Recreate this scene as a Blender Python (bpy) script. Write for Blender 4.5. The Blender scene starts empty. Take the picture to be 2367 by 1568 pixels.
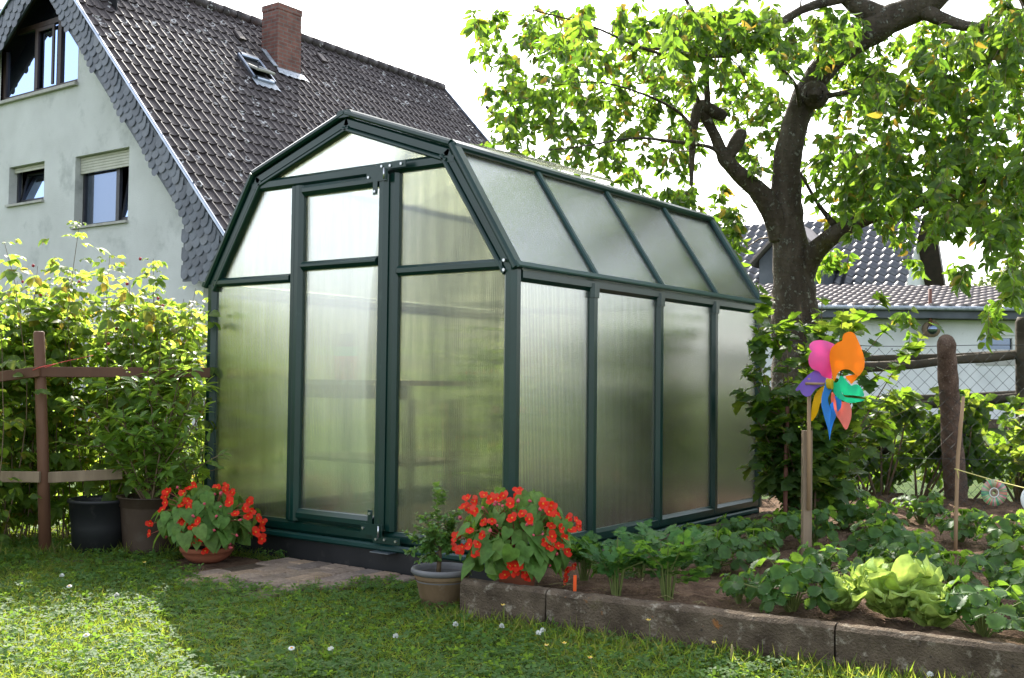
import bpy, bmesh, math, random
import numpy as np
from mathutils import Vector, Matrix, noise as mnoise
random.seed(7); RNG = np.random.default_rng(7)
S = bpy.context.scene
COL = S.collection
PI = math.pi
def V3(*a): return np.array(a, float)
def nrm(a):
    a = np.asarray(a, float); return a / np.maximum(np.linalg.norm(a, axis=-1, keepdims=True), 1e-9)
# ------------------------------------------------------------------ camera
CP = V3(2.5972, -3.5934, 0.7336); YAW, PIT, ROL, FPX = -0.6274, 0.0377, 0.0113, 2512.6
FW = V3(math.sin(YAW)*math.cos(PIT), math.cos(YAW)*math.cos(PIT), math.sin(PIT))
_r = V3(math.cos(YAW), -math.sin(YAW), 0); _u = np.cross(_r, FW)
RT = _r*math.cos(ROL)+_u*math.sin(ROL); UP = -_r*math.sin(ROL)+_u*math.cos(ROL)
HR = V3(math.cos(YAW), -math.sin(YAW), 0); HF = V3(math.sin(YAW), math.cos(YAW), 0)   # level right / forward
def ray(u, v): return FW+RT*(u-1183.5)/FPX-UP*(v-784)/FPX
def pd(u, v, d): return CP+ray(u, v)*d
def pz(u, v, z):
    d = ray(u, v); return CP+d*((z-CP[2])/d[2])
def py(u, v, y):
    d = ray(u, v); return CP+d*((y-CP[1])/d[1])
def pxx(u, v, x):
    d = ray(u, v); return CP+d*((x-CP[0])/d[0])
def proj(P):
    d = np.asarray(P, float)-CP; z = d@FW
    return 1183.5+FPX*(d@RT)/z, 784-FPX*(d@UP)/z, z
cam = bpy.data.cameras.new('camera'); co = bpy.data.objects.new('camera', cam); COL.objects.link(co)
cam.sensor_width = 36; cam.lens = 36*FPX/2367; cam.clip_end = 2000; cam.clip_start = .05
M = Matrix.Identity(4)
for i in range(3):
    M[i][0], M[i][1], M[i][2], M[i][3] = RT[i], UP[i], -FW[i], CP[i]
co.matrix_world = M; S.camera = co
# ------------------------------------------------------------------ light
SUN_AZ, SUN_EL = math.radians(-46), math.radians(41)
SD = Vector((math.sin(SUN_AZ)*math.cos(SUN_EL), math.cos(SUN_AZ)*math.cos(SUN_EL), math.sin(SUN_EL)))
sl = bpy.data.lights.new('sun', 'SUN'); so = bpy.data.objects.new('sun', sl); COL.objects.link(so)
sl.energy = 3.5; sl.angle = math.radians(.55); sl.color = (1, .94, .84)
so.rotation_euler = SD.to_track_quat('Z', 'Y').to_euler(); so.location = (-20, 20, 25)
w = bpy.data.worlds.new('World'); S.world = w; w.use_nodes = True
wn = w.node_tree; sky = wn.nodes.new('ShaderNodeTexSky'); sky.sky_type = 'NISHITA'; sky.sun_disc = False
sky.sun_elevation = SUN_EL; sky.sun_rotation = SUN_AZ; sky.air_density = 1.0; sky.dust_density = 2.5; sky.ozone_density = 1.0
hs = wn.nodes.new('ShaderNodeHueSaturation'); hs.inputs['Saturation'].default_value = .45; wn.links.new(sky.outputs[0], hs.inputs['Color']); wn.links.new(hs.outputs[0], wn.nodes['Background'].inputs[0]); wn.nodes['Background'].inputs[1].default_value = .15
S.view_settings.view_transform = 'Standard'; S.view_settings.look = 'None'; S.view_settings.gamma = 1
S.view_settings.exposure = 1.95
S.render.engine = 'CYCLES'
c = S.cycles
c.use_denoising = True; c.max_bounces = 10; c.transmission_bounces = 8; c.transparent_max_bounces = 16
c.diffuse_bounces = 4; c.glossy_bounces = 4; c.sample_clamp_indirect = 4; c.caustics_reflective = False; c.caustics_refractive = True
c.blur_glossy = .5
# ------------------------------------------------------------------ materials
class NB:
    def __init__(s, name):
        s.m = bpy.data.materials.new(name); s.m.use_nodes = True; s.t = s.m.node_tree; s.t.nodes.clear()
        s.out = s.t.nodes.new('ShaderNodeOutputMaterial')
    def n(s, ty, props=None, **kw):
        nd = s.t.nodes.new('ShaderNode'+ty)
        for k, v in (props or {}).items(): setattr(nd, k, v)
        for k, v in kw.items():
            k = int(k[1:]) if k[0] == '_' and k[1:].isdigit() else k.replace('_', ' ')
            s.set(nd, k, v)
        return nd
    def set(s, nd, k, v):
        i = nd.inputs[k]
        if hasattr(v, 'is_output'): s.t.links.new(v, i)
        elif hasattr(v, 'outputs'): s.t.links.new(v.outputs[0], i)
        else:
            if isinstance(v, (tuple, list)) and len(v) == 3 and i.type == 'RGBA': v = (*v, 1)
            i.default_value = v
    def fin(s, sh):
        s.t.links.new(sh.outputs[0], s.out.inputs[0]); return s.m
    def coord(s, k='Object'): return s.n('TexCoord').outputs[k]
    def noise(s, vec, scale, detail=4, rough=.55):
        return s.n('TexNoise', Vector=vec, Scale=scale, Detail=detail, Roughness=rough).outputs[0]
    def ramp(s, fac, stops):
        r = s.n('ValToRGB', Fac=fac); e = r.color_ramp.elements
        while len(e) < len(stops): e.new(.5)
        for el, (p, c3) in zip(e, stops):
            el.position = p; el.color = (*c3, 1) if len(c3) == 3 else c3
        return r.outputs[0]
    def mix(s, fac, a, b, mode='MIX'):
        nd = s.n('Mix', {'data_type': 'RGBA', 'blend_type': mode})
        s.set(nd, 0, fac); s.set(nd, 6, a); s.set(nd, 7, b); return nd.outputs[2]
    def math(s, op, a, b=0.0):
        nd = s.n('Math', {'operation': op}); s.set(nd, 0, a); s.set(nd, 1, b); return nd.outputs[0]
    def bump(s, h, st=.4, dist=.01): return s.n('Bump', Height=h, Strength=st, Distance=dist).outputs[0]
def pm(name, stops, scale=6, rough=.7, bscale=40, bst=.3, bdist=.01, spec=.3, extra=None, metal=0, stretch=None):
    b = NB(name); v = b.coord()
    if stretch: v = b.n('Mapping', Vector=v, Scale=stretch).outputs[0]
    f = b.noise(v, scale, 5); col = b.ramp(f, stops)
    if extra:   # (scale, lo, hi, colour) blotches
        for (sc, lo, hi, c3) in extra:
            e = b.ramp(b.noise(v, sc, 6, .65), [(lo, (0, 0, 0)), (hi, (1, 1, 1))]); col = b.mix(e, col, c3)
    p = b.n('BsdfPrincipled', Base_Color=col, Roughness=rough, Metallic=metal)
    p.inputs['Specular IOR Level'].default_value = spec
    if bst: b.set(p, 'Normal', b.bump(b.noise(v, bscale, 4), bst, bdist))
    return b.fin(p)
def leafm(name, cols, trans, tfac=.45, rough=.42, spec=.4, veins=None):
    """thin leaf: per-leaf colour, light shining through"""
    b = NB(name); r = b.n('NewGeometry').outputs['Random Per Island']
    n = len(cols); col = b.ramp(r, [((i+.5)/n, x) for i, x in enumerate(cols)])
    n2 = len(trans); tc = b.ramp(r, [((i+.5)/n2, x) for i, x in enumerate(trans)])
    nz = b.noise(b.coord(), 45, 2)
    f = b.ramp(nz, [(.3, (.7, .7, .7)), (.7, (1.15, 1.15, 1.15))])
    col = b.mix(1.0, col, f, 'MULTIPLY'); tc = b.mix(1.0, tc, f, 'MULTIPLY')
    p = b.n('BsdfPrincipled', Base_Color=col, Roughness=rough); p.inputs['Specular IOR Level'].default_value = spec
    b.set(p, 'Normal', b.bump(nz, .35, .004))
    t = b.n('BsdfTranslucent', Color=tc)
    return b.fin(b.n('MixShader', _0=tfac, _1=p, _2=t))
MAT = {}
MAT['pvc'] = pm('green_frame_plastic', [(.3, (.002, .019, .014)), (.7, (.004, .031, .024))], 3, .3, 60, .05, .002, .5, [(9, .62, .8, (.03, .06, .05))])
MAT['pvc_skylit'] = pm('green_plastic_skylit', [(.3, (.003, .030, .026)), (.7, (.006, .044, .039))], 3, .36, 60, .05, .002, .5)  # same frame plastic, paler: skylight on the bars put into the colour
MAT['black'] = pm('black_plastic', [(.3, (.008, .009, .010)), (.7, (.016, .016, .017))], 5, .5, 50, .15, .003, .35, [(14, .6, .8, (.05, .047, .042))])
MAT['brownpot'] = pm('brown_plastic', [(.3, (.042, .027, .018)), (.7, (.062, .041, .028))], 5, .55, 50, .15, .003, .35, [(10, .58, .8, (.08, .065, .05))])
MAT['bolt'] = pm('zinc', [(.3, (.5, .5, .5)), (.7, (.65, .65, .66))], 30, .3, 30, 0, metal=1)
MAT['terra'] = pm('terracotta', [(.3, (.26, .085, .045)), (.7, (.36, .125, .07))], 7, .75, 80, .2, .003, .2, [(6, .6, .8, (.38, .2, .13))])
MAT['stonepot'] = pm('mossy_stone_pot', [(.3, (.13, .085, .045)), (.7, (.24, .165, .095))], 5, .85, 90, .35, .004, .2, [(5, .5, .68, (.16, .13, .035)), (12, .62, .8, (.27, .22, .18))])
MAT['rimpot'] = pm('grey_glazed_rim', [(.3, (.10, .10, .105)), (.7, (.17, .165, .165))], 9, .55, 90, .25, .003, .3)
MAT['soil'] = pm('soil', [(.3, (.075, .045, .03)), (.7, (.2, .13, .085))], 14, .95, 60, 1, .03, .1, [(30, .6, .75, (.3, .21, .14))])
MAT['darksoil'] = pm('potting_soil', [(.3, (.012, .008, .006)), (.7, (.05, .032, .022))], 60, .95, 90, 1, .01, .1)
MAT['kerb'] = pm('old_concrete', [(.3, (.055, .040, .027)), (.7, (.145, .11, .076))], 11, .95, 130, 1, .012, .15,
                 [(25, .56, .7, (.3, .26, .2)), (4, .6, .72, (.09, .075, .03)), (55, .62, .7, (.04, .033, .028)), (18, .66, .72, (.25, .11, .04))])
MAT['paver'] = pm('concrete_paver', [(.3, (.13, .105, .085)), (.7, (.26, .215, .175))], 5, .9, 90, .6, .004, .2, [(60, .58, .7, (.34, .3, .26)), (22, .62, .75, (.1, .085, .075))])
MAT['joint'] = pm('sandy_joint', [(.3, (.06, .045, .03)), (.7, (.13, .10, .07))], 40, .95, 90, .8, .01, .1)
MAT['render'] = pm('pale_render', [(.3, (.56, .565, .54)), (.7, (.67, .675, .65))], 1.1, .9, 90, 1, .02, .15, [(.9, .55, .75, (.33, .35, .33)), (30, .6, .9, (.5, .51, .47))], stretch=(1, 1, 1.0))
MAT['white_render'] = pm('white_render', [(.3, (.60, .61, .6)), (.7, (.74, .74, .73))], 1.5, .9, 60, .5, .02, .15, [(2.2, .62, .8, (.45, .47, .44)), (11, .68, .76, (.3, .31, .29))])
MAT['slate'] = pm('slate', [(.3, (.035, .043, .055)), (.7, (.085, .098, .118))], 2.2, .5, 40, .3, .006, .4)
MAT['brown_frame'] = pm('brown_timber', [(.3, (.022, .013, .010)), (.7, (.045, .026, .02))], 6, .5, 40, .2, .004, .35, stretch=(1, 1, .2))
MAT['grey_frame'] = pm('dark_window_frame', [(.3, (.022, .022, .027)), (.7, (.04, .04, .047))], 6, .45, 40, .1, .004, .35)
MAT['sill'] = pm('stone_sill', [(.3, (.30, .29, .26)), (.7, (.42, .41, .37))], 6, .7, 60, .2, .004)
MAT['shutter'] = pm('cream_shutter', [(.3, (.40, .39, .32)), (.7, (.5, .49, .41))], 4, .5, 50, .05, .003)
MAT['metal'] = pm('verge_metal', [(.3, (.28, .32, .39)), (.7, (.4, .44, .5))], 5, .3, 60, .05, .003, .5, metal=.9)
MAT['lead'] = pm('lead_flashing', [(.3, (.25, .28, .32)), (.7, (.5, .53, .58))], 14, .5, 40, .8, .02, .5, metal=.3)
MAT['wood'] = pm('brown_stained_wood', [(.3, (.06, .027, .015)), (.7, (.14, .065, .036))], 6, .65, 50, .4, .004, .3, [(16, .62, .8, (.2, .12, .075))], stretch=(1, 1, .12))
MAT['oldwood'] = pm('weathered_log', [(.3, (.035, .028, .02)), (.7, (.10, .082, .06))], 8, .85, 60, .6, .006, .2, [(20, .6, .75, (.22, .2, .16))], stretch=(.25, .25, 1))
MAT['palewood'] = pm('pale_wood', [(.3, (.27, .17, .095)), (.7, (.42, .28, .165))], 9, .7, 60, .3, .003, .25, stretch=(1, 1, .1))
MAT['greywood'] = pm('grey_wood', [(.3, (.16, .115, .075)), (.7, (.30, .225, .15))], 12, .85, 70, .5, .003, .2, [(40, .62, .72, (.09, .06, .04))], stretch=(1, 1, .12))
MAT['concpost'] = pm('pebbly_concrete', [(.3, (.10, .065, .048)), (.7, (.22, .15, .115))], 18, .95, 120, 1, .012, .15, [(90, .58, .68, (.36, .3, .25)), (6, .55, .7, (.09, .08, .07))])
MAT['wire'] = pm('grey_wire', [(.3, (.03, .036, .032)), (.7, (.055, .06, .055))], 9, .8, 40, 0)
MAT['rust'] = pm('rusty_pipe', [(.3, (.12, .05, .035)), (.7, (.2, .09, .065))], 20, .7, 60, .2, .002)
MAT['orange'] = pm('orange_plastic', [(.3, (.8, .1, .02)), (.7, (.9, .15, .03))], 9, .4, 40, 0)
MAT['string'] = pm('yellow_string', [(.3, (.6, .52, .14)), (.7, (.75, .68, .3))], 60, .8, 200, .4, .001)
MAT['redstring'] = pm('red_string', [(.3, (.5, .05, .05)), (.7, (.65, .12, .1))], 60, .8, 200, .4, .001)
MAT['berry'] = pm('raspberry', [(.3, (.28, .02, .03)), (.7, (.45, .05, .06))], 40, .4, 200, .6, .002)
MAT['stem'] = pm('green_stem', [(.3, (.10, .13, .03)), (.7, (.17, .2, .06))], 12, .6, 60, .2, .002)
MAT['brownstem'] = pm('woody_stem', [(.3, (.10, .065, .035)), (.7, (.19, .135, .08))], 18, .8, 90, .5, .003)
MAT['dry'] = pm('dry_stalk', [(.3, (.18, .15, .06)), (.7, (.3, .26, .12))], 18, .8, 90, .3, .003)
MAT['redstem'] = pm('red_stem', [(.3, (.25, .05, .04)), (.7, (.35, .12, .07))], 12, .5, 60, .1, .002)
MAT['petal_y'] = leafm('yellow_petal', [(.75, .55, .02), (.8, .6, .03)], [(.8, .6, .02)], .3)
MAT['petal_w'] = leafm('white_petal', [(.75, .76, .72), (.8, .8, .76)], [(.7, .72, .66)], .3)
MAT['petal_r'] = leafm('red_petal', [(.78, .016, .005), (.84, .034, .008), (.80, .024, .006), (.68, .009, .005)], [(.9, .035, .008)], .35, .5, .2)
MAT['bud'] = pm('pink_bud', [(.3, (.36, .03, .05)), (.7, (.5, .09, .12))], 30, .4, 60, .1, .002)
MAT['stamen'] = pm('yellow_stamen', [(.3, (.75, .3, .03)), (.7, (.8, .42, .05))], 60, .6, 200, .4, .002)
MAT['cherry'] = leafm('cherry_leaf', [(.045, .095, .018), (.06, .12, .02), (.035, .08, .018), (.075, .13, .022), (.05, .10, .02), (.09, .13, .025)],
                      [(.22, .42, .03), (.31, .52, .035), (.18, .38, .025), (.36, .52, .05), (.26, .46, .03), (.42, .52, .05), (.24, .44, .03), (.29, .48, .03), (.22, .40, .03), (.28, .50, .04), (.24, .42, .03), (.32, .50, .04), (.2, .40, .03), (.27, .46, .03), (.58, .38, .05)], .5)
MAT['rasp'] = leafm('raspberry_leaf', [(.07, .12, .025), (.09, .15, .03), (.06, .11, .025), (.10, .16, .03), (.08, .14, .03), (.13, .15, .03)],
                    [(.38, .58, .06), (.46, .63, .08), (.33, .53, .05), (.5, .62, .08), (.38, .57, .06), (.55, .58, .07), (.40, .59, .07), (.34, .54, .05), (.42, .60, .07), (.36, .55, .06), (.64, .45, .06)], .6, .5)
MAT['willow'] = leafm('shrub_leaf', [(.12, .22, .045), (.14, .26, .05), (.10, .2, .04), (.15, .24, .06)], [(.48, .68, .08), (.54, .72, .09), (.44, .64, .07)], .55, .34, .55)
MAT['currant'] = leafm('currant_leaf', [(.04, .085, .022), (.05, .105, .026), (.035, .075, .02), (.06, .115, .03)], [(.26, .46, .03), (.33, .52, .04), (.24, .42, .03), (.42, .52, .05)], .5, .5, .28)
MAT['straw'] = leafm('strawberry_leaf', [(.045, .11, .03), (.055, .13, .034), (.04, .095, .03), (.06, .14, .034)], [(.28, .5, .04), (.34, .55, .05), (.25, .45, .04)], .42, .5, .25)
MAT['celery'] = leafm('celery_leaf', [(.035, .11, .028), (.045, .14, .034), (.06, .15, .035)], [(.2, .42, .04), (.26, .46, .05)], .38, .5, .25)
MAT['lettuce'] = leafm('lettuce_leaf', [(.30, .43, .10), (.36, .48, .13), (.26, .40, .09)], [(.42, .56, .10), (.48, .6, .12)], .45, .5, .25)
MAT['begleaf'] = leafm('begonia_leaf', [(.09, .19, .04), (.12, .23, .05), (.08, .165, .036), (.14, .23, .055)], [(.28, .46, .05), (.3, .46, .05)], .36, .55, .2)
MAT['box'] = leafm('box_leaf', [(.09, .19, .045), (.12, .24, .06), (.07, .16, .04), (.15, .27, .07)], [(.34, .52, .07), (.4, .58, .08)], .4, .3, .55)
MAT['grass'] = leafm('grass_blade', [(.07, .12, .022), (.09, .15, .026), (.11, .165, .03), (.075, .125, .022), (.19, .17, .07)], [(.36, .52, .04), (.46, .58, .05), (.52, .54, .09)], .5, .6, .2)
MAT['clover'] = leafm('clover_leaf', [(.048, .115, .024), (.066, .14, .03), (.042, .10, .024), (.085, .16, .036)], [(.26, .44, .04), (.32, .5, .05)], .42, .6, .18)
MAT['tomato'] = leafm('tomato_leaf', [(.09, .18, .035), (.11, .21, .045)], [(.35, .52, .05), (.4, .55, .06)], .5, .5)
MAT['farleaf'] = leafm('far_leaf', [(.05, .09, .03), (.065, .11, .035), (.04, .08, .03)], [(.22, .3, .05), (.3, .36, .06)], .4, .5)
# bark with grey lichen
def bark():
    b = NB('cherry_bark'); v = b.coord()
    n1 = b.noise(b.n('Mapping', Vector=v, Scale=(1, 1, .35)).outputs[0], 9, 6, .65)
    bands = b.noise(b.n('Mapping', Vector=v, Scale=(1, 1, 6)).outputs[0], 5, 3)
    col = b.ramp(n1, [(.3, (.035, .026, .02)), (.55, (.085, .066, .05)), (.75, (.15, .125, .10))])
    lich = b.ramp(b.noise(v, 26, 6, .7), [(.56, (0, 0, 0)), (.62, (1, 1, 1))])
    col = b.mix(b.math('MULTIPLY', lich, .8), col, (.36, .35, .30))
    moss = b.ramp(b.noise(v, 3.2, 4), [(.58, (0, 0, 0)), (.72, (1, 1, 1))]); col = b.mix(b.math('MULTIPLY', moss, .7), col, (.09, .085, .018))
    h = b.math('ADD', n1, b.math('MULTIPLY', bands, .5))
    h = b.math('ADD', h, b.math('MULTIPLY', lich, .3))
    p = b.n('BsdfPrincipled', Base_Color=col, Roughness=.9, Normal=b.bump(h, 1, .03)); p.inputs['Specular IOR Level'].default_value = .2
    return b.fin(p)
MAT['bark'] = bark()
def rooftile(name, stops, rough, lichen, spec=.4):
    b = NB(name); v = b.coord(); f = b.noise(v, 1.2, 4)
    f2 = b.noise(v, 9, 4)
    col = b.ramp(b.math('ADD', b.math('MULTIPLY', f, .5), b.math('MULTIPLY', f2, .5)), stops)
    if lichen:
        vo = b.n('TexVoronoi', {'feature': 'F1'}, Vector=v, Scale=3.2)
        d = vo.outputs[0]
        ring = b.ramp(d, [(.14, (0, 0, 0)), (.17, (1, 1, 1)), (.22, (1, 1, 1)), (.26, (0, 0, 0))])
        br = b.ramp(b.noise(v, 14, 3), [(.44, (0, 0, 0)), (.5, (1, 1, 1))])
        ar = b.ramp(b.noise(v, .55, 2), [(.38, (0, 0, 0)), (.5, (1, 1, 1))])
        m = b.math('MULTIPLY', b.math('MULTIPLY', ring, br), ar)
        sp = b.ramp(b.noise(v, 22, 4), [(.62, (0, 0, 0)), (.68, (1, 1, 1))])
        m = b.math('MAXIMUM', m, b.math('MULTIPLY', b.math('MULTIPLY', sp, ar), .22))
        col = b.mix(b.math('MULTIPLY', m, .9), col, (.5, .49, .48))
    p = b.n('BsdfPrincipled', Base_Color=col, Roughness=rough, Normal=b.bump(f2, .25, .01)); p.inputs['Specular IOR Level'].default_value = spec
    return b.fin(p)
MAT['tile'] = rooftile('weathered_roof_tile', [(.3, (.017, .0115, .0115)), (.5, (.031, .022, .0215)), (.7, (.056, .041, .039))], .62, True, .45)
MAT['tile_gloss'] = rooftile('glazed_roof_tile', [(.3, (.028, .029, .035)), (.7, (.048, .05, .058))], .40, False, 1.0)
MAT['tile_grey'] = rooftile('grey_roof_tile', [(.3, (.13, .11, .105)), (.7, (.22, .19, .18))], .7, False)
def brickm():
    b = NB('chimney_brick'); s = b.n('SeparateXYZ', Vector=b.coord())
    v = b.n('CombineXYZ', X=b.math('ADD', s.outputs[0], s.outputs[1]), Y=s.outputs[2])
    t = b.n('TexBrick', Vector=v, Color1=(.17, .062, .046), Color2=(.24, .095, .07), Mortar=(.17, .135, .12), Scale=1.0, Mortar_Size=.012)
    t.inputs['Brick Width'].default_value = .25; t.inputs['Row Height'].default_value = .083
    nz = b.ramp(b.noise(b.coord(), 5, 5), [(.3, (.6, .6, .6)), (.7, (1.1, 1.1, 1.1))])
    p = b.n('BsdfPrincipled', Base_Color=b.mix(1.0, t.outputs[0], nz, 'MULTIPLY'), Roughness=.85, Normal=b.bump(t.outputs[1], -.6, .01))
    return b.fin(p)
MAT['brick'] = brickm()
def glassm(name, tint, rough=.02):
    b = NB(name)
    g = b.n('BsdfGlossy', Color=(.42, .56, .86), Roughness=rough)  # blue of the mirrored sky is put into the gloss colour
    d = b.n('BsdfPrincipled', Base_Color=tint, Roughness=.3)
    f = b.n('LayerWeight', Blend=.42).outputs['Fresnel']
    return b.fin(b.n('MixShader', _0=b.math('ADD', b.math('MULTIPLY', f, .6), .20), _1=d, _2=g))
MAT['glass'] = glassm('window_glass', (.012, .014, .016))
MAT['curtain'] = pm('net_curtain', [(.3, (.55, .56, .58)), (.7, (.7, .71, .72))], 30, .9, 60, .3, .004)
def panem(name, axis, mlk=.04, thr=.10, glo=.5, k=1.0):
    """twin-wall sheet: fine ribs scatter the view sideways, part of the light is diffused"""
    b = NB(name); s = b.n('SeparateXYZ', Vector=b.n('NewGeometry').outputs['Position'])
    x = s.outputs[axis]
    w1 = b.math('SINE', b.math('MULTIPLY', x, 2*PI/.0105))
    w2 = b.math('SINE', b.math('MULTIPLY', x, 2*PI/.0037))
    wob = b.math('SUBTRACT', b.noise(b.coord(), 3.0, 2), .5)
    amp = b.math('ADD', b.math('ADD', b.math('MULTIPLY', w1, .075), b.math('MULTIPLY', w2, .04)), b.math('MULTIPLY', wob, .015))
    vec = b.n('CombineXYZ', **{'XYZ'[axis]: amp})
    nn = b.n('VectorMath', {'operation': 'ADD'}, _0=b.n('NewGeometry').outputs['Normal'], _1=vec)
    nn = b.n('VectorMath', {'operation': 'NORMALIZE'}, _0=nn)
    st = b.ramp(b.noise(b.n('Mapping', Vector=b.coord(), Scale=(9, 9, .7)).outputs[0], 3, 5, .6), [(.35, (.60*k, .61*k, .50*k)), (.65, (.80*k, .81*k, .71*k))])
    rf = b.n('BsdfRefraction', Color=st, Roughness=.025, IOR=1.22, Normal=nn)
    dirt = b.ramp(b.noise(b.n('Mapping', Vector=b.coord(), Scale=(1, 1, .35)).outputs[0], 5, 4), [(.3, (.58, .61, .50)), (.7, (.75, .77, .66))])
    tr = b.n('BsdfTranslucent', Color=dirt); rib = b.math('ADD', mlk, b.math('MULTIPLY', b.math('MAXIMUM', w1, 0.0), .06))
    tp = b.n('BsdfTransparent', Color=(.9, .93, .9))
    m = b.n('MixShader', _0=rib, _1=rf, _2=tr)
    m = b.n('MixShader', _0=thr, _1=m, _2=tp)
    df = b.n('BsdfDiffuse', Color=dirt)
    m = b.n('MixShader', _0=.03, _1=m, _2=df)
    gl = b.n('BsdfGlossy', Color=(.95, .97, .97), Roughness=.22, Normal=nn)
    f = b.n('Fresnel', IOR=1.45).outputs[0]
    m = b.n('MixShader', _0=b.math('MULTIPLY', f, glo), _1=m, _2=gl)
    return b.fin(m)
MAT['pane_x'] = panem('twinwall_front', 0); MAT['pane_y'] = panem('twinwall_side', 1, .055, .10, .45, 1.16); MAT['pane_x2'] = panem('twinwall_back', 0, .05, .15, .5, 1.12); MAT['pane_y2'] = panem('twinwall_far_side', 1, .06, .15, .5, 1.12)
def foam(name, c3):
    b = NB(name); nz = b.noise(b.coord(), 400, 2)
    p = b.n('BsdfPrincipled', Base_Color=c3, Roughness=.6, Normal=b.bump(nz, .3, .001))
    t = b.n('BsdfTranslucent', Color=tuple(min(1, x*1.05) for x in c3))
    return b.fin(b.n('MixShader', _0=.55, _1=p, _2=t))
def discm():
    b = NB('disc_foil'); s = b.n('SeparateXYZ', Vector=b.coord())
    a = b.math('ARCTAN2', s.outputs[1], s.outputs[0])
    v = b.n('CombineXYZ', X=b.math('SINE', a), Y=b.math('COSINE', a))
    f = b.noise(v, 2.6, 1)
    col = b.n('ValToRGB', Fac=f); e = col.color_ramp.elements
    st = [(.34, (.10, .14, .15)), (.41, (.05, .34, .12)), (.45, (.42, .40, .25)), (.49, (.60, .12, .08)), (.53, (.20, .22, .2)), (.57, (.06, .40, .14)), (.63, (.60, .2, .26))]  # rainbow sheen painted as colour bands around the disc
    while len(e) < len(st): e.new(.5)
    for el, (q, c3) in zip(e, st): el.position = q; el.color = (*c3, 1)
    p = b.n('BsdfPrincipled', Base_Color=col.outputs[0], Roughness=.4, Metallic=.1)
    return b.fin(p)
MAT['disc'] = discm()
MAT['silver'] = pm('pale_disc_face', [(.3, (.66, .67, .64)), (.7, (.74, .75, .72))], 8, .35, 40, 0)
MAT['ink'] = pm('green_ink', [(.3, (.08, .2, .13)), (.7, (.12, .28, .18))], 40, .6, 40, 0)
def lawnm():
    b = NB('lawn_ground'); v = b.coord()
    c1 = b.ramp(b.noise(v, 2.2, 6, .65), [(.3, (.035, .07, .015)), (.55, (.06, .105, .02)), (.75, (.095, .11, .035))])
    c2 = b.ramp(b.noise(v, 55, 4, .7), [(.35, (.45, .45, .4)), (.7, (1.3, 1.3, 1.2))])
    p = b.n('BsdfPrincipled', Base_Color=b.mix(1.0, c1, c2, 'MULTIPLY'), Roughness=.9, Normal=b.bump(b.noise(v, 90, 3), 1, .02)); p.inputs['Specular IOR Level'].default_value = .1
    return b.fin(p)
MAT['lawn'] = lawnm()
# ------------------------------------------------------------------ mesh tools
def mesh_np(name, V, F, mats, midx=None, smooth=True):
    """V (n,3); F list of (k,c) int arrays, one per face size; midx matching list"""
    me = bpy.data.meshes.new(name); V = np.asarray(V, np.float32)
    me.vertices.add(len(V)); me.vertices.foreach_set('co', V.ravel())
    F = [np.asarray(f, np.int32) for f in F]
    tot = np.concatenate([np.full(len(f), f.shape[1], np.int32) for f in F]); flat = np.concatenate([f.ravel() for f in F])
    me.loops.add(len(flat)); me.loops.foreach_set('vertex_index', flat)
    me.polygons.add(len(tot)); st = np.concatenate([[0], np.cumsum(tot)[:-1]]).astype(np.int32)
    me.polygons.foreach_set('loop_start', st); me.polygons.foreach_set('loop_total', tot)
    for m in mats: me.materials.append(MAT[m] if isinstance(m, str) else m)
    if midx is not None: me.polygons.foreach_set('material_index', np.concatenate([np.asarray(x, np.int32) for x in midx]))
    me.polygons.foreach_set('use_smooth', np.full(len(tot), smooth, bool))
    me.update(calc_edges=True); me.validate(); return me
def link(name, me, parent=None):
    o = bpy.data.objects.new(name, me); COL.objects.link(o)
    if parent is not None:
        o.parent = parent; o.matrix_parent_inverse = Matrix.Translation(-Vector(parent['_b'])) if '_b' in parent else Matrix.Identity(4)
    return o
def tag(o, label, cat, group=None, kind=None):
    if label: o['label'] = label
    if cat: o['category'] = cat
    if group: o['group'] = group
    if kind: o['kind'] = kind
    return o
def thing(name, label, cat, loc=(0, 0, 0), group=None, world=True):
    o = bpy.data.objects.new(name, None); COL.objects.link(o); o.location = tuple(float(x) for x in loc); o.empty_display_size = .1
    if world: o['_b'] = tuple(float(x) for x in loc)
    return tag(o, label, cat, group)
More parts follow.
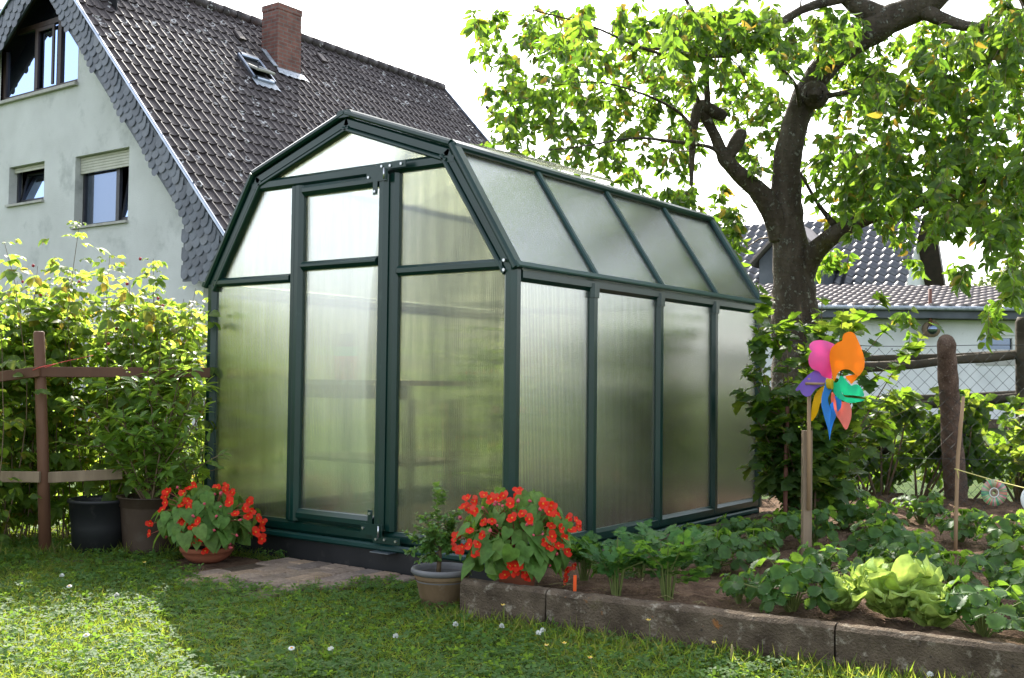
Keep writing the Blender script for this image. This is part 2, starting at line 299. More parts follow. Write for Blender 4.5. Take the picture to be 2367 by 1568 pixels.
class MB:
    def __init__(s): s.v = []; s.f = []; s.m = []; s.sm = []; s.k = 0
    def _add(s, vs, fs, smooth=False):
        b = len(s.v); s.v += [tuple(map(float, p)) for p in vs]
        for f in fs: s.f.append(tuple(i+b for i in f)); s.m.append(s.k); s.sm.append(smooth)
        return s
    def box(s, a, b):
        (x0, y0, z0), (x1, y1, z1) = a, b
        vs = [(x, y, z) for z in (z0, z1) for y in (y0, y1) for x in (x0, x1)]
        return s._add(vs, [(0, 2, 3, 1), (4, 5, 7, 6), (0, 1, 5, 4), (2, 6, 7, 3), (0, 4, 6, 2), (1, 3, 7, 5)])
    def beam(s, p0, p1, w, h, up=(0, 0, 1), ch=.25):
        """bar with chamfered section; w across, h along 'up'"""
        p0, p1 = V3(*p0), V3(*p1); d = nrm(p1-p0); x = nrm(np.cross(d, up)); z = np.cross(x, d); c = min(w, h)*ch
        sec = [(-w/2+c, -h/2), (w/2-c, -h/2), (w/2, -h/2+c), (w/2, h/2-c), (w/2-c, h/2), (-w/2+c, h/2), (-w/2, h/2-c), (-w/2, -h/2+c)]
        vs = [p+x*a+z*b for p in (p0, p1) for a, b in sec]; n = 8
        return s._add(vs, [tuple(range(n-1, -1, -1)), tuple(range(n, 2*n))]+[(i, (i+1) % n, (i+1) % n+n, i+n) for i in range(n)])
    def prism(s, poly, off):
        """extrude a 3D polygon by vector off"""
        n = len(poly); vs = [V3(*p) for p in poly]+[V3(*p)+V3(*off) for p in poly]
        return s._add(vs, [tuple(range(n-1, -1, -1)), tuple(range(n, 2*n))]+[(i, (i+1) % n, (i+1) % n+n, i+n) for i in range(n)])
    def tube(s, pts, rad, k=6, smooth=True, cap=True, rough=0, fr=6):
        pts = [V3(*p) for p in pts]; n = len(pts)
        if not hasattr(rad, '__len__'): rad = [rad]*n
        vs = []; a = None
        for i in range(n):
            d = nrm(pts[min(i+1, n-1)]-pts[max(i-1, 0)])
            if a is None:
                a = np.cross(d, (0, 0, 1)); a = np.cross(d, (1, 0, 0)) if np.linalg.norm(a) < .1 else a
            a = nrm(a-d*(a@d)); bb = np.cross(d, a)
            for j in range(k):
                t = 2*PI*j/k; r = rad[i]; q = pts[i]+(a*math.cos(t)+bb*math.sin(t))*r
                if rough: q = q+(a*math.cos(t)+bb*math.sin(t))*r*rough*(mnoise.noise(Vector(q*fr))+.5*mnoise.noise(Vector(q*fr*2.7)))
                vs.append(q)
        fs = [(i*k+j, i*k+(j+1) % k, (i+1)*k+(j+1) % k, (i+1)*k+j) for i in range(n-1) for j in range(k)]
        if cap: fs += [tuple(range(k-1, -1, -1)), tuple(range((n-1)*k, n*k))]
        return s._add(vs, fs, smooth)
    def lathe(s, prof, c=(0, 0, 0), k=32, sx=1, sy=1):
        vs = [(c[0]+r*sx*math.cos(2*PI*j/k), c[1]+r*sy*math.sin(2*PI*j/k), c[2]+z) for r, z in prof for j in range(k)]
        fs = [(i*k+j, i*k+(j+1) % k, (i+1)*k+(j+1) % k, (i+1)*k+j) for i in range(len(prof)-1) for j in range(k)]
        return s._add(vs, fs, True)
    def disc(s, c, r, k=24, n=None):
        c = V3(*c); n = V3(0, 0, 1) if n is None else nrm(n); a = nrm(np.cross(n, (0, 0, 1)) if abs(n[2]) < .9 else np.cross(n, (1, 0, 0))); b = np.cross(n, a)
        return s._add([c+(a*math.cos(2*PI*j/k)+b*math.sin(2*PI*j/k))*r for j in range(k)], [tuple(range(k))])
    def ball(s, c, r, k=8, sz=1):
        vs = []; fs = []; m = k//2+1
        for i in range(m+1):
            th = PI*i/m
            for j in range(k): vs.append((c[0]+r*math.sin(th)*math.cos(2*PI*j/k), c[1]+r*math.sin(th)*math.sin(2*PI*j/k), c[2]+r*sz*math.cos(th)))
        fs = [(i*k+j, (i+1)*k+j, (i+1)*k+(j+1) % k, i*k+(j+1) % k) for i in range(m) for j in range(k)]
        return s._add(vs, fs, True)
    def mesh(s, name, mats):
        if not isinstance(mats, (list, tuple)): mats = [mats]
        me = bpy.data.meshes.new(name); me.from_pydata(s.v, [], s.f)
        for m in mats: me.materials.append(MAT[m] if isinstance(m, str) else m)
        me.polygons.foreach_set('material_index', s.m); me.polygons.foreach_set('use_smooth', s.sm); me.update(); return me
    def obj(s, name, mats, parent=None): return link(name, s.mesh(name, mats), parent)
def clean(o, bev=None):
    if bev:
        m = o.modifiers.new('bevel', 'BEVEL'); m.width = bev; m.segments = 2; m.limit_method = 'ANGLE'
    return o
# leaf templates: verts along +Y (0..1), faces
def ovate(wid, rows=6, fold=.25, droop=.25, serr=0, peak=.42):
    vs = []; fs = []
    for i in range(rows+1):
        t = i/rows; wv = (math.sin(PI*t**(math.log(.5)/math.log(peak))))**.8 if 0 < t < 1 else 0
        wv = max(wv, .02)*wid/2
        if serr and i % 2: wv *= 1-serr
        z = -droop*t*t
        vs += [(-wv, t, z+fold*wv), (0, t, z), (wv, t, z+fold*wv)]
    for i in range(rows):
        a = i*3; fs += [(a, a+1, a+4, a+3), (a+1, a+2, a+5, a+4)]
    return np.array(vs), fs
def polyleaf(out, fold=.15, droop=.2, mid=None):
    """half outline [(x,y)...] mirrored, fanned from the midrib"""
    n = len(out); vs = []
    for x, y in out:
        z = -droop*y*y; vs += [(-x, y, z+fold*x), (0, min(max(y, 0), 1), z), (x, y, z+fold*x)]
    fs = []
    for i in range(n-1):
        a = i*3; fs += [(a, a+1, a+4, a+3), (a+1, a+2, a+5, a+4)]
    return np.array(vs), fs
def merge(*ts):
    V = []; F = []; b = 0
    for v, f in ts: V.append(v); F += [tuple(i+b for i in q) for q in f]; b += len(v)
    return np.concatenate(V), F
def xf(t, rz=0, sc=1, loc=(0, 0, 0), tilt=0):
    v, f = t; v = v*sc; ct, st = math.cos(tilt), math.sin(tilt)
    v = np.stack([v[:, 0], v[:, 1]*ct-v[:, 2]*st, v[:, 1]*st+v[:, 2]*ct], 1)
    c, s_ = math.cos(rz), math.sin(rz); v = np.stack([v[:, 0]*c-v[:, 1]*s_, v[:, 0]*s_+v[:, 1]*c, v[:, 2]], 1)+np.array(loc); return v, f
def scatter(tmpl, pos, dr, up, sc):
    """instances of one template -> V, F arrays"""
    v, f = tmpl; pos = np.asarray(pos); Y = nrm(dr); Z = np.asarray(up, float); Z = nrm(Z-Y*np.sum(Z*Y, -1, keepdims=True)); X = np.cross(Y, Z)
    sc = np.broadcast_to(np.asarray(sc, float).reshape(-1, 1, 1) if np.ndim(sc) else np.full((len(pos), 1, 1), sc), (len(pos), 1, 1))
    W = (v[None, :, 0:1]*X[:, None]+v[None, :, 1:2]*Y[:, None]+v[None, :, 2:3]*Z[:, None])*sc+pos[:, None]
    n = len(v); out = []
    for size in sorted({len(q) for q in f}):
        fa = np.array([q for q in f if len(q) == size]); out.append((fa[None]+(np.arange(len(pos))*n)[:, None, None]).reshape(-1, size))
    return W.reshape(-1, 3), out
def leafmesh(name, items, mats):
    """items: (template, pos, dir, up, scale, material index)"""
    Vs = []; Fs = []; Ms = []; b = 0
    for it in items:
        if len(it[1]) == 0: continue
        V, F = scatter(*it[:5]); Vs.append(V)
        for f in F: Fs.append(f+b); Ms.append(np.full(len(f), it[5]))
        b += len(V)
    order = {}
    for f, m in zip(Fs, Ms): order.setdefault(f.shape[1], []).append((f, m))
    F2 = []; M2 = []
    for k, lst in order.items(): F2.append(np.concatenate([a for a, _ in lst])); M2.append(np.concatenate([m for _, m in lst]))
    return mesh_np(name, np.concatenate(Vs), F2, mats, M2)
def rdir(n, zlo=-1, zhi=1):
    a = RNG.uniform(0, 2*PI, n); z = RNG.uniform(zlo, zhi, n); r = np.sqrt(np.maximum(0, 1-z*z)); return np.stack([r*np.cos(a), r*np.sin(a), z], 1)
T_cherry = ovate(.46, 6, .4, .42)
T_rasp = ovate(.72, 8, .3, .22, .14, .4)
T_willow = ovate(.32, 6, .25, .3)
T_box = ovate(.62, 4, .2, .15, 0, .5)
T_small = ovate(.55, 3, .3, .2)
T_lobed = polyleaf([(.0, -.02), (.18, -.1), (.34, -.06), (.46, .1), (.40, .2), (.60, .36), (.47, .42), (.50, .52), (.33, .52), (.26, .62), (.30, .74), (.17, .84), (.1, .92), (0, 1.0)], .18, .25)
T_heart = polyleaf([(.0, 0), (.2, -.12), (.38, -.08), (.47, .1), (.44, .3), (.36, .5), (.24, .7), (.1, .88), (0, 1)], .22, .3)
_sl = polyleaf([(.0, 0), (.12, .12), (.24, .20), (.22, .27), (.36, .36), (.32, .44), (.43, .54), (.36, .6), (.43, .72), (.33, .75), (.34, .88), (.21, .87), (.18, .98), (.06, .93), (0, 1)], .45, .3)
T_straw = merge(xf(_sl, 0, .62, (0, .04, 0), .05), xf(_sl, 1.45, .58, (-.02, 0, 0), .05), xf(_sl, -1.45, .58, (.02, 0, 0), .05))
_cl = (np.array([(0, 0, 0), (.3, .35, .05), (.33, .7, .07), (.14, .95, .02), (0, .86, 0), (-.14, .95, .02), (-.33, .7, .07), (-.3, .35, .05)]), [(0, 1, 2, 4), (4, 2, 3), (0, 4, 6, 7), (4, 5, 6)])
T_clover = merge(xf(_cl, 0, 1, (0, .06, 0)), xf(_cl, 2.09, 1, (-.05, -.03, 0)), xf(_cl, -2.09, 1, (.05, -.03, 0)))
_ce = polyleaf([(.0, 0), (.12, .1), (.3, .22), (.42, .42), (.3, .45), (.38, .62), (.25, .64), (.27, .84), (.12, .8), (0, 1)], .25, .15)
T_celery = merge(xf(_ce, 0, .6, (0, .35, 0), .1), xf(_ce, .95, .5, (-.03, .25, 0), .1), xf(_ce, -.95, .5, (.03, .25, 0), .1), xf(_ce, 1.5, .38, (-.02, .05, 0), .1), xf(_ce, -1.5, .38, (.02, .05, 0), .1))
T_blade = (np.array([(-.035, 0, 0), (.035, 0, 0), (.028, .55, -.06), (-.028, .55, -.06), (0, 1, -.28)]), [(0, 1, 2, 3), (3, 2, 4)])
ZUP = V3(0, 0, 1)
def fan(n): return np.tile(ZUP, (n, 1))
# ================================================================== SETTING
GZ = -.13                      # lawn level
def struct(o, kind='structure'): o['kind'] = kind; return o
gm = MB(); gm._add([(-260, -60, GZ), (260, -60, GZ), (260, 400, GZ), (-260, 400, GZ)], [(0, 1, 2, 3)])
struct(gm.obj('lawn', 'lawn'))
# kerb line (front top edge) of the vegetable bed
K0 = pz(1062, 1343, .01); K1 = pz(2367, 1500, .01); KD = nrm((K1-K0)*V3(1, 1, 0)); KN = V3(-KD[1], KD[0], 0)
def kp(t, n=0, z=0): return V3(K0[0], K0[1], 0)+KD*t+KN*n+V3(0, 0, z)
# soil of the bed: lumpy sheet
def soil():
    nx, ny = 150, 130; V = []
    for j in range(ny+1):
        for i in range(nx+1):
            p = kp(-.02+i/nx*5.2, .045+j/ny*4.6)
            z = -.035+.022*mnoise.noise(Vector((p[0]*5, p[1]*5, 0)))+.02*mnoise.noise(Vector((p[0]*17, p[1]*17, 3)))+.008*mnoise.noise(Vector((p[0]*50, p[1]*50, 7)))
            V.append((p[0], p[1], z))
    idx = np.arange((nx+1)*(ny+1)).reshape(ny+1, nx+1)
    F = np.stack([idx[:-1, :-1], idx[:-1, 1:], idx[1:, 1:], idx[1:, :-1]], -1).reshape(-1, 4)
    V = np.array(V); c = V[F].mean(1); keep = ~((c[:, 0] < .03) & (c[:, 1] > -.02) & (c[:, 1] < 2.56))   # not inside the greenhouse
    return mesh_np('soil', V, [F[keep]], ['soil'])
struct(link('soil_bed', soil()))
gm = MB(); gm._add([(-1.93, .02, -.05), (-.02, .02, -.05), (-.02, 2.52, -.05), (-1.93, 2.52, -.05)], [(0, 1, 2, 3)]); struct(gm.obj('greenhouse_floor', 'soil'))
# bare earth beside the paving
gm = MB(); vs = []
for t in range(20):
    a = 2*PI*t/20; r = 1+.15*math.sin(3*a+1); vs.append((-1.36+.36*r*math.cos(a), -.34+.24*r*math.sin(a), GZ+.004))
gm._add(vs, [tuple(range(20))]); struct(gm.obj('bare_earth', 'soil'))
# paving: bond of pavers in front of the door
def paving():
    m = MB(); rnd = random.Random(3)
    L, W_, g = .205, .103, .004
    for i in range(8):
        x0 = -1.29+i*W_
        for j in range(-3, 5):
            y1 = -.02-j*L+(L/2 if i % 2 else 0)
            if y1 > -.015: y1c = -.015
            else: y1c = y1
            y0 = y1-L
            if y0 > -.06 or y1c-y0 < .05: continue
            cx, cy = x0+W_/2, (y0+y1c)/2
            lim = -.66 if cx < -.72 else (-.42 if cx < -.6 else -.2)
            if cy < lim or (cx < -1.17 and -.36 < cy < -.16): continue
            z = -.112+rnd.uniform(-.004, .004); t = rnd.uniform(-.004, .004)
            c = .006
            a = [(x0+g, y0+g), (x0+W_-g, y0+g), (x0+W_-g, y1c-g), (x0+g, y1c-g)]
            b = [(x0+g+c, y0+g+c), (x0+W_-g-c, y0+g+c), (x0+W_-g-c, y1c-g-c), (x0+g+c, y1c-g-c)]
            m._add([(x, y, z-.05) for x, y in a]+[(x, y, z-c+t*(k > 1)) for k, (x, y) in enumerate(a)]+[(x, y, z+t*(k > 1)) for k, (x, y) in enumerate(b)],
                   [(0, 1, 5, 4), (1, 2, 6, 5), (2, 3, 7, 6), (3, 0, 4, 7), (4, 5, 9, 8), (5, 6, 10, 9), (6, 7, 11, 10), (7, 4, 8, 11), (8, 9, 10, 11)])
    b = NB('pavers'); r = b.n('NewGeometry').outputs['Random Per Island']
    base = b.ramp(r, [(.1, (.20, .165, .14)), (.4, (.30, .23, .17)), (.7, (.26, .205, .165)), (.9, (.36, .265, .18))])
    v = b.coord(); nz = b.ramp(b.noise(v, 70, 5, .7), [(.3, (.6, .6, .6)), (.6, (1.05, 1.05, 1.05)), (.72, (1.5, 1.45, 1.4))])
    st = b.ramp(b.noise(v, 9, 4), [(.4, (1, 1, 1)), (.75, (.6, .58, .55))])
    p = b.n('BsdfPrincipled', Base_Color=b.mix(1.0, b.mix(1.0, base, nz, 'MULTIPLY'), st, 'MULTIPLY'), Roughness=.92, Normal=b.bump(b.noise(v, 120, 4), .6, .004)); p.inputs['Specular IOR Level'].default_value = .15
    o = m.obj('paving', b.fin(p)); struct(o)
    q = MB(); q._add([(-1.3, -.66, -.121), (-.72, -.66, -.121), (-.6, -.42, -.121), (-.45, -.2, -.121), (-.45, -.012, -.121), (-1.3, -.012, -.121)], [tuple(range(6))]); struct(q.obj('paving_joints_ground', 'joint'))
paving()
# kerb stones: each one its own
def kerbstone(t0, t1, label, seed, z=.01, rise=0.0):
    bm = bmesh.new(); n = max(8, int((t1-t0)/.012)); prof = [(0, -.3), (0, -.012), (.012, 0), (.04, .003), (.058, -.002), (.06, -.3)]
    rings = []
    for i in range(n+1):
        t = t0+.003+(t1-t0-.006)*i/n; ring = []
        for k, (nn, zz) in enumerate(prof):
            p = kp(t, nn, z+zz+rise*(i/n)); q = Vector(p)*9+Vector((seed, 0, 0))
            d = .0025*mnoise.noise(q)+.002*mnoise.noise(q*3.3)+.002*mnoise.noise(q*8)
            ring.append(bm.verts.new((p[0]+KN[0]*d, p[1]+KN[1]*d, p[2]+(d*1.2 if k in (1, 2, 3, 4) else 0))))
        rings.append(ring)
    for a, b in zip(rings, rings[1:]):
        for k in range(5): bm.faces.new((a[k], b[k], b[k+1], a[k+1]))
    bm.faces.new(rings[0]); bm.faces.new(rings[-1][::-1]); bmesh.ops.recalc_face_normals(bm, faces=bm.faces)
    me = bpy.data.meshes.new('kerb_stone'); bm.to_mesh(me); bm.free(); me.materials.append(MAT['kerb'])
    return tag(link('kerb_stone', me), label, 'kerb stone', 'concrete edging stones of the vegetable bed')
def tk(u, v):
    P = pz(u, v, .01); return float((P-V3(K0[0], K0[1], P[2]))@KD)
kerbstone(0, tk(1258, 1368), 'short mossy kerb stone behind the grey stone pot', 1, .012)
kerbstone(tk(1258, 1368), tk(1930, 1447), 'long brown kerb stone with grey crust, before the celery and lettuce', 5)
kerbstone(tk(1930, 1447), tk(1930, 1447)+1.0, 'stained kerb stone with lichen spots, cut off by the photo edge', 9)
sk = MB(); sk.box((.075, .02, -.2), (.115, 2.45, -.012)); tag(clean(sk.obj('kerb_stone', 'kerb'), .008), 'kerb stone lying in the soil along the side of the greenhouse', 'kerb stone', 'concrete edging stones of the vegetable bed')
# ================================================================== GREENHOUSE
GW, GL, HE, HB, HRG, BI = 1.95, 2.537, 1.2077, 1.7363, 1.9523, .348
gh = thing('greenhouse', 'green framed greenhouse with barn shaped roof and translucent twin-wall panes', 'greenhouse', (-GW/2, GL/2, -.12))
prof = [(0, 0), (0, HE), (-BI, HB), (-GW/2, HRG), (-GW+BI, HB), (-GW, HE), (-GW, 0)]
def P3(i, y): return V3(prof[i][0], y, prof[i][1])
m = MB(); a = .012
m.box((-GW+a, a, -.3), (-a, .045, -.004)); m.box((-GW+a, GL-.045, -.3), (-a, GL-a, -.004)); m.box((-GW+a, .0455, -.3), (-GW+.045, GL-.0455, -.004)); m.box((-.045, .0455, -.3), (-a, GL-.0455, -.004))
m.obj('plinth', 'black', gh)
def bar(name, p0, p1, w, h, up=(0, 0, 1), mat='pvc', par=None, ch=.3):
    return MB().beam(p0, p1, w, h, up, ch).obj(name, mat, gh if par is None else par)
FX = dict(jl=-1.31, ds=-1.245, de=-.729, jr=-.690)
# corner posts and side posts
for x in (0, -GW):
    s = 1 if x == 0 else -1
    for y in (0, GL): bar('corner_post', (x-.028*s, y+(.028 if y == 0 else -.028), .0), (x-.028*s, y+(.028 if y == 0 else -.028), HE-.004), .064, .064, (0, 1, 0))
    for k in (1, 2, 3):
        y = GL*k/4; bar('side_post', (x-.024*s, y, .02), (x-.024*s, y, HE-.05), .062, .055, (1, 0, 0))
        MB().beam((x-.022*s, y, HE-.095), (x-.022*s, y, HE-.03), .07, .062, (1, 0, 0)).obj('post_collar', 'pvc', gh)
    bar('sill_rail', (x-.024*s, .0605, .028), (x-.024*s, GL-.0605, .028), .05, .06)
    MB().beam((x-.014*s, .0605, -.018), (x-.014*s, GL-.0605, -.018), .03, .028).obj('sill_lip', 'pvc_skylit', gh)
    bar('eaves_rail', (x-.026*s, .061, HE-.035), (x-.026*s, GL-.061, HE-.035), .052, .06)
    # roof bars on the steep and the shallow slopes
    e, b_, r_ = P3(1 if s == 1 else 5, 0), P3(2 if s == 1 else 4, 0), P3(3, 0)
    n1 = nrm(np.cross(b_-e, (0, 1, 0)))*(-s) ; n2 = nrm(np.cross(r_-b_, (0, 1, 0)))*(-s)
    if n1[2] < 0: n1 = -n1
    if n2[2] < 0: n2 = -n2
    for k in range(0, 5):
        y = GL*k/4; dy = V3(0, y, 0)
        if 0 < k < 4:
            bar('roof_bar', e+dy+n1*.006, b_+dy+n1*.006, .034, .022, n1, 'pvc_skylit')
            bar('roof_bar', b_+dy+n2*.006, r_+dy+n2*.006, .034, .022, n2, 'pvc_skylit')
    for y in (.012, GL-.012):
        dy = V3(0, y, 0); bar('verge_trim', e+dy+n1*.012-V3(0, 0, .02), b_+dy+n1*.012, .06, .03, n1, 'pvc_skylit' if y > 1 else 'pvc')
        bar('verge_trim', b_+dy+n2*.012, r_+dy+n2*.012, .06, .03, n2, 'pvc')
    bar('drip_edge', e+V3(.012*s, -.01, -.004)+n1*.008, e+V3(.012*s, GL+.01, -.004)+n1*.008, .03, .016, n1, 'pvc_skylit')
    bar('purlin', b_+V3(0, .0, 0)+n1*.012, b_+V3(0, GL, 0)+n1*.012, .05, .034, nrm(n1+n2), 'pvc')
bar('ridge_cap', (-GW/2, -.015, HRG+.006), (-GW/2, GL+.015, HRG+.006), .10, .034, (0, 0, 1), 'pvc', ch=.45)
for y in (.024, GL-.024):      # gable rafters, gable sill, header
    for i in range(1, 5):
        p, q = P3(i, y), P3(i+1, y); nn = nrm(np.cross(q-p, (0, 1, 0))); nn = nn if nn@(V3(-GW/2, y, .8)-p) > 0 else -nn
        bar('gable_rafter', p+nn*.03, q+nn*.03, .046, .058, nn)
        if y < 1: bar('rafter_bead', p+nn*.062+V3(0, -.012, 0), q+nn*.062+V3(0, -.012, 0), .04, .02, nn)
    bar('header_rail', (-GW+BI-.02, y-.001, HB-.055), (-BI+.02, y-.001, HB-.055), .046, .056)
    if y > 1: bar('sill_rail', (-GW+.06, y, .028), (-.06, y, .028), .05, .06); bar('cross_bar', (-GW+.05, y, HE), (-.05, y, HE), .045, .045)
bar('sill_rail', (-GW+.0605, .022, .03), (-.0605, .022, .03), .046, .056); MB().beam((-GW+.0605, .008, -.014), (-.0605, .008, -.014), .034, .03).obj('sill_lip', 'pvc_skylit', gh)
bar('door_jamb', (FX['jl']-.002, .018, .059), (FX['jl']-.002, .018, HB-.084), .05, .05, (0, 1, 0)); bar('door_jamb', (FX['jr']+.018, .018, .059), (FX['jr']+.018, .018, HB-.084), .056, .05, (0, 1, 0))
bar('cross_bar', (-GW+.06, .016, HE+.005), (FX['jl']-.028, .016, HE+.005), .044, .042); bar('cross_bar', (FX['jr']+.047, .016, HE+.005), (-.06, .016, HE+.005), .044, .046)
# door
dz0, dz1 = .062, HB-.088
d = MB(); dy = -.006
d.beam((FX['ds']-.014, dy, dz0), (FX['ds']-.014, dy, dz1), .058, .05, (0, 1, 0), .35); d.beam((FX['de']+.012, dy, dz0), (FX['de']+.012, dy, dz1), .058, .05, (0, 1, 0), .35)
xa, xb = FX['ds']+.0155, FX['de']-.0175
d.beam((xa, dy, dz0+.028), (xb, dy, dz0+.028), .05, .056, (0, 0, 1), .35); d.beam((xa, dy, dz1-.026), (xb, dy, dz1-.026), .05, .052, (0, 0, 1), .35); d.beam((xa, dy-.002, 1.262), (xb, dy-.002, 1.262), .05, .042, (0, 0, 1), .4)
door = d.obj('door', 'pvc', gh)
def pane(poly, off, mat, par, name='pane'): return MB().prism(poly, off).obj(name, mat, par)
for z0, z1 in ((dz0+.05, 1.245), (1.279, dz1-.046)):
    pane([(xa-.005, .004, z0), (xb+.005, .004, z0), (xb+.005, .004, z1), (xa-.005, .004, z1)], (0, .006, 0), 'pane_x', door)
for z, s in ((HB-.07, -1), (.04, 1)):     # corner brackets with bolts, pivot
    h = MB(); x = FX['jr']; y0 = -.035
    h.box((x-.115, y0, min(z, z+s*.05)), (x+.012, y0+.004, max(z, z+s*.05))); h.box((x-.075, y0, min(z+s*.0502, z+s*.11)), (x-.048, y0+.004, max(z+s*.0502, z+s*.11)))
    h.box((x-.04, y0-.001, z-s*.03 if s > 0 else z), (x+.12, y0+.0032, z if s > 0 else z-s*.03))
    h.k = 1
    for bx, bz in ((x-.1, z+s*.028), (x-.061, z+s*.095), (x+.095, z-s*.014), (x-.02, z-s*.014), (x+.03, z-s*.012)):
        h.tube([(bx, y0+.001, bz), (bx, y0-.006, bz)], .0062, 8, False)
    h.tube([(x-.002, y0-.008, z-s*.005), (x-.002, y0-.008, z+s*.045)], .004, 6)
    h.obj('hinge_bracket', ['pvc', 'bolt'], door)
pl = MB(); pl.box((-.735, -.05, -.032), (-.625, .006, -.0285)); pl.obj('floor_plate', 'metal', gh)
for bx, bz in ((-.045, HE+.018), (-.045, HE-.022)):
    MB().tube([(bx, .0, bz), (bx, -.016, bz)], .007, 8, False).obj('bolt', 'bolt', gh)
# front panes
lx = [(-GW+BI-(HE-0)*0, 0)]
def rafx(z, side):   # inner x of the steep rafter at height z
    t = (z-HE)/(HB-HE); return (-BI*t-.055) if side > 0 else (-GW+BI*t+.055)
y = .022; o6 = (0, .006, 0)
pane([(-GW+.05, y, .05), (FX['jl']-.02, y, .05), (FX['jl']-.02, y, HE-.01), (-GW+.05, y, HE-.01)], o6, 'pane_x', gh)
pane([(FX['jr']+.04, y, .05), (-.05, y, .05), (-.05, y, HE-.01), (FX['jr']+.04, y, HE-.01)], o6, 'pane_x', gh)
pane([(rafx(HE+.02, -1)-.01, y, HE+.02), (FX['jl']-.02, y, HE+.02), (FX['jl']-.02, y, HB-.075), (rafx(HB-.075, -1)-.01, y, HB-.075)], o6, 'pane_x', gh)
pane([(FX['jr']+.04, y, HE+.02), (rafx(HE+.02, 1)+.01, y, HE+.02), (rafx(HB-.075, 1)+.01, y, HB-.075), (FX['jr']+.04, y, HB-.075)], o6, 'pane_x', gh)
pane([(-GW+BI+.06, y, HB-.035), (-BI-.06, y, HB-.035), (-BI-.1, y, HB-.02), (-GW/2, y, HRG-.055), (-GW+BI+.1, y, HB-.02)], o6, 'pane_x', gh)
y = GL-.03
pane([(-GW+.05, y, .05), (-.05, y, .05), (-.05, y, HE), (-BI-.03, y, HB-.02), (-GW/2, y, HRG-.05), (-GW+BI+.03, y, HB-.02), (-GW+.05, y, HE)], o6, 'pane_x2', gh)
for s in (1, -1):
    x = -.02 if s == 1 else -GW+.02; e, b_, r_ = P3(1 if s == 1 else 5, 0), P3(2 if s == 1 else 4, 0), P3(3, 0)
    for k in range(4):
        y0, y1 = GL*k/4+.022, GL*(k+1)/4-.022
        pane([(x, y0, .045), (x, y1, .045), (x, y1, HE-.05), (x, y0, HE-.05)], (-.006*s, 0, 0), 'pane_y' if s > 0 else 'pane_y2', gh)
        for q0, q1 in ((e, b_), (b_, r_)):
            nn = nrm(np.cross(q1-q0, (0, 1, 0))); nn = -nn if nn[2] < 0 else nn
            d1 = nrm(q1-q0); a0, a1 = q0+d1*.012, q1-d1*.012
            ya, yb = GL*k/4+.012, GL*(k+1)/4-.012
            pane([a0+V3(0, ya, 0), a0+V3(0, yb, 0), a1+V3(0, yb, 0), a1+V3(0, ya, 0)], -nn*.006, 'pane_y' if s > 0 else 'pane_y2', gh)
e, r_ = P3(2, 0), P3(3, 0); d1 = nrm(r_-e); nn = V3(-d1[2], 0, d1[0]); nn = nn if nn[2] > 0 else -nn     # roof vent, a little open
vt = MB(); q0 = e+d1*.05+nn*.05; q1 = r_-d1*.04+nn*.028
vt.prism([q0+V3(0, GL*.34, 0), q0+V3(0, GL*.56, 0), q1+V3(0, GL*.56, 0), q1+V3(0, GL*.34, 0)], nn*.012); vt.obj('roof_vent', 'pane_y', gh)
# inside: bench, seed bag, tomatoes
def boxthing(name, parts, mat, label, cat, loc):
    t = thing(name, label, cat, loc)
    for nm, a, b in parts: MB().box(a, b).obj(nm, mat if nm != 'top' else 'greywood', t)
    return t
bx0, bx1, by0, by1 = -1.82, -.92, .42, .88
bench = boxthing('potting_bench', [('top', (bx0, by0, .70), (bx1, by1, .725)), ('apron', (bx0+.02, by0+.01, .63), (bx1-.02, by0+.03, .6995)), ('shelf', (bx0+.02, by0+.035, .30), (bx1-.02, by1-.02, .32))]+
    [('leg', (x, yy, -.05), (x+.05, yy+.05, .6295)) for x in (bx0+.03, bx1-.08) for yy in (by0+.04, by1-.06)], 'wood', 'wooden potting bench with a lower shelf, blurred behind the greenhouse panes', 'bench', (-1.37, .65, -.05))
MAT['bagred'] = pm('red_packet', [(.3, (.5, .05, .03)), (.7, (.6, .09, .04))], 6, .5, 30, .1, .002); MAT['baggreen'] = pm('green_packet', [(.3, (.05, .35, .12)), (.7, (.08, .42, .16))], 6, .5, 30, .1, .002)
sb = thing('compost_bag', 'small red and green packet standing on the potting bench', 'bag', (-1.5, .56, .725))
q = MB(); q.beam((-1.5, .56, .7255), (-1.5, .56, .85), .13, .06, (0, 1, 0)); q.obj('packet', 'bagred', sb)
q = MB(); q.beam((-1.5, .56, .8505), (-1.5, .56, .9), .128, .05, (0, 1, 0)); q.obj('green_band', 'baggreen', sb); q = MB(); q.beam((-1.5, .56, .9005), (-1.5, .56, .97), .125, .03, (0, 1, 0)); q.obj('top_fold', 'slate', sb)
def tomato(x, y, h, label, fruit):
    t = thing('tomato_plant', label, 'tomato plant', (x, y, -.05), 'tomato plants inside the greenhouse'); m = MB(); m.tube([(x, y, -.05), (x+.03, y+.02, h*.5), (x, y, h)], [.009, .007, .003], 6); m.obj('stem', 'stem', t)
    n = 85; z = RNG.uniform(.05, h, n); a = RNG.uniform(0, 2*PI, n); r = RNG.uniform(.03, .26, n)*(1-.4*z/h)
    pos = np.stack([x+r*np.cos(a), y+r*np.sin(a), z], 1); dr = np.stack([np.cos(a), np.sin(a), RNG.uniform(-.8, .2, n)], 1)
    link('foliage', leafmesh('foliage', [(T_celery, pos, dr, fan(n), RNG.uniform(.1, .19, n), 0)], ['tomato']), t)
    for i in range(fruit):
        m = MB(); m.ball((x+random.uniform(-.12, .12), y+random.uniform(-.12, .12), random.uniform(.2, .8)), .025, 10, .9); m.obj('tomato', 'orange', t)
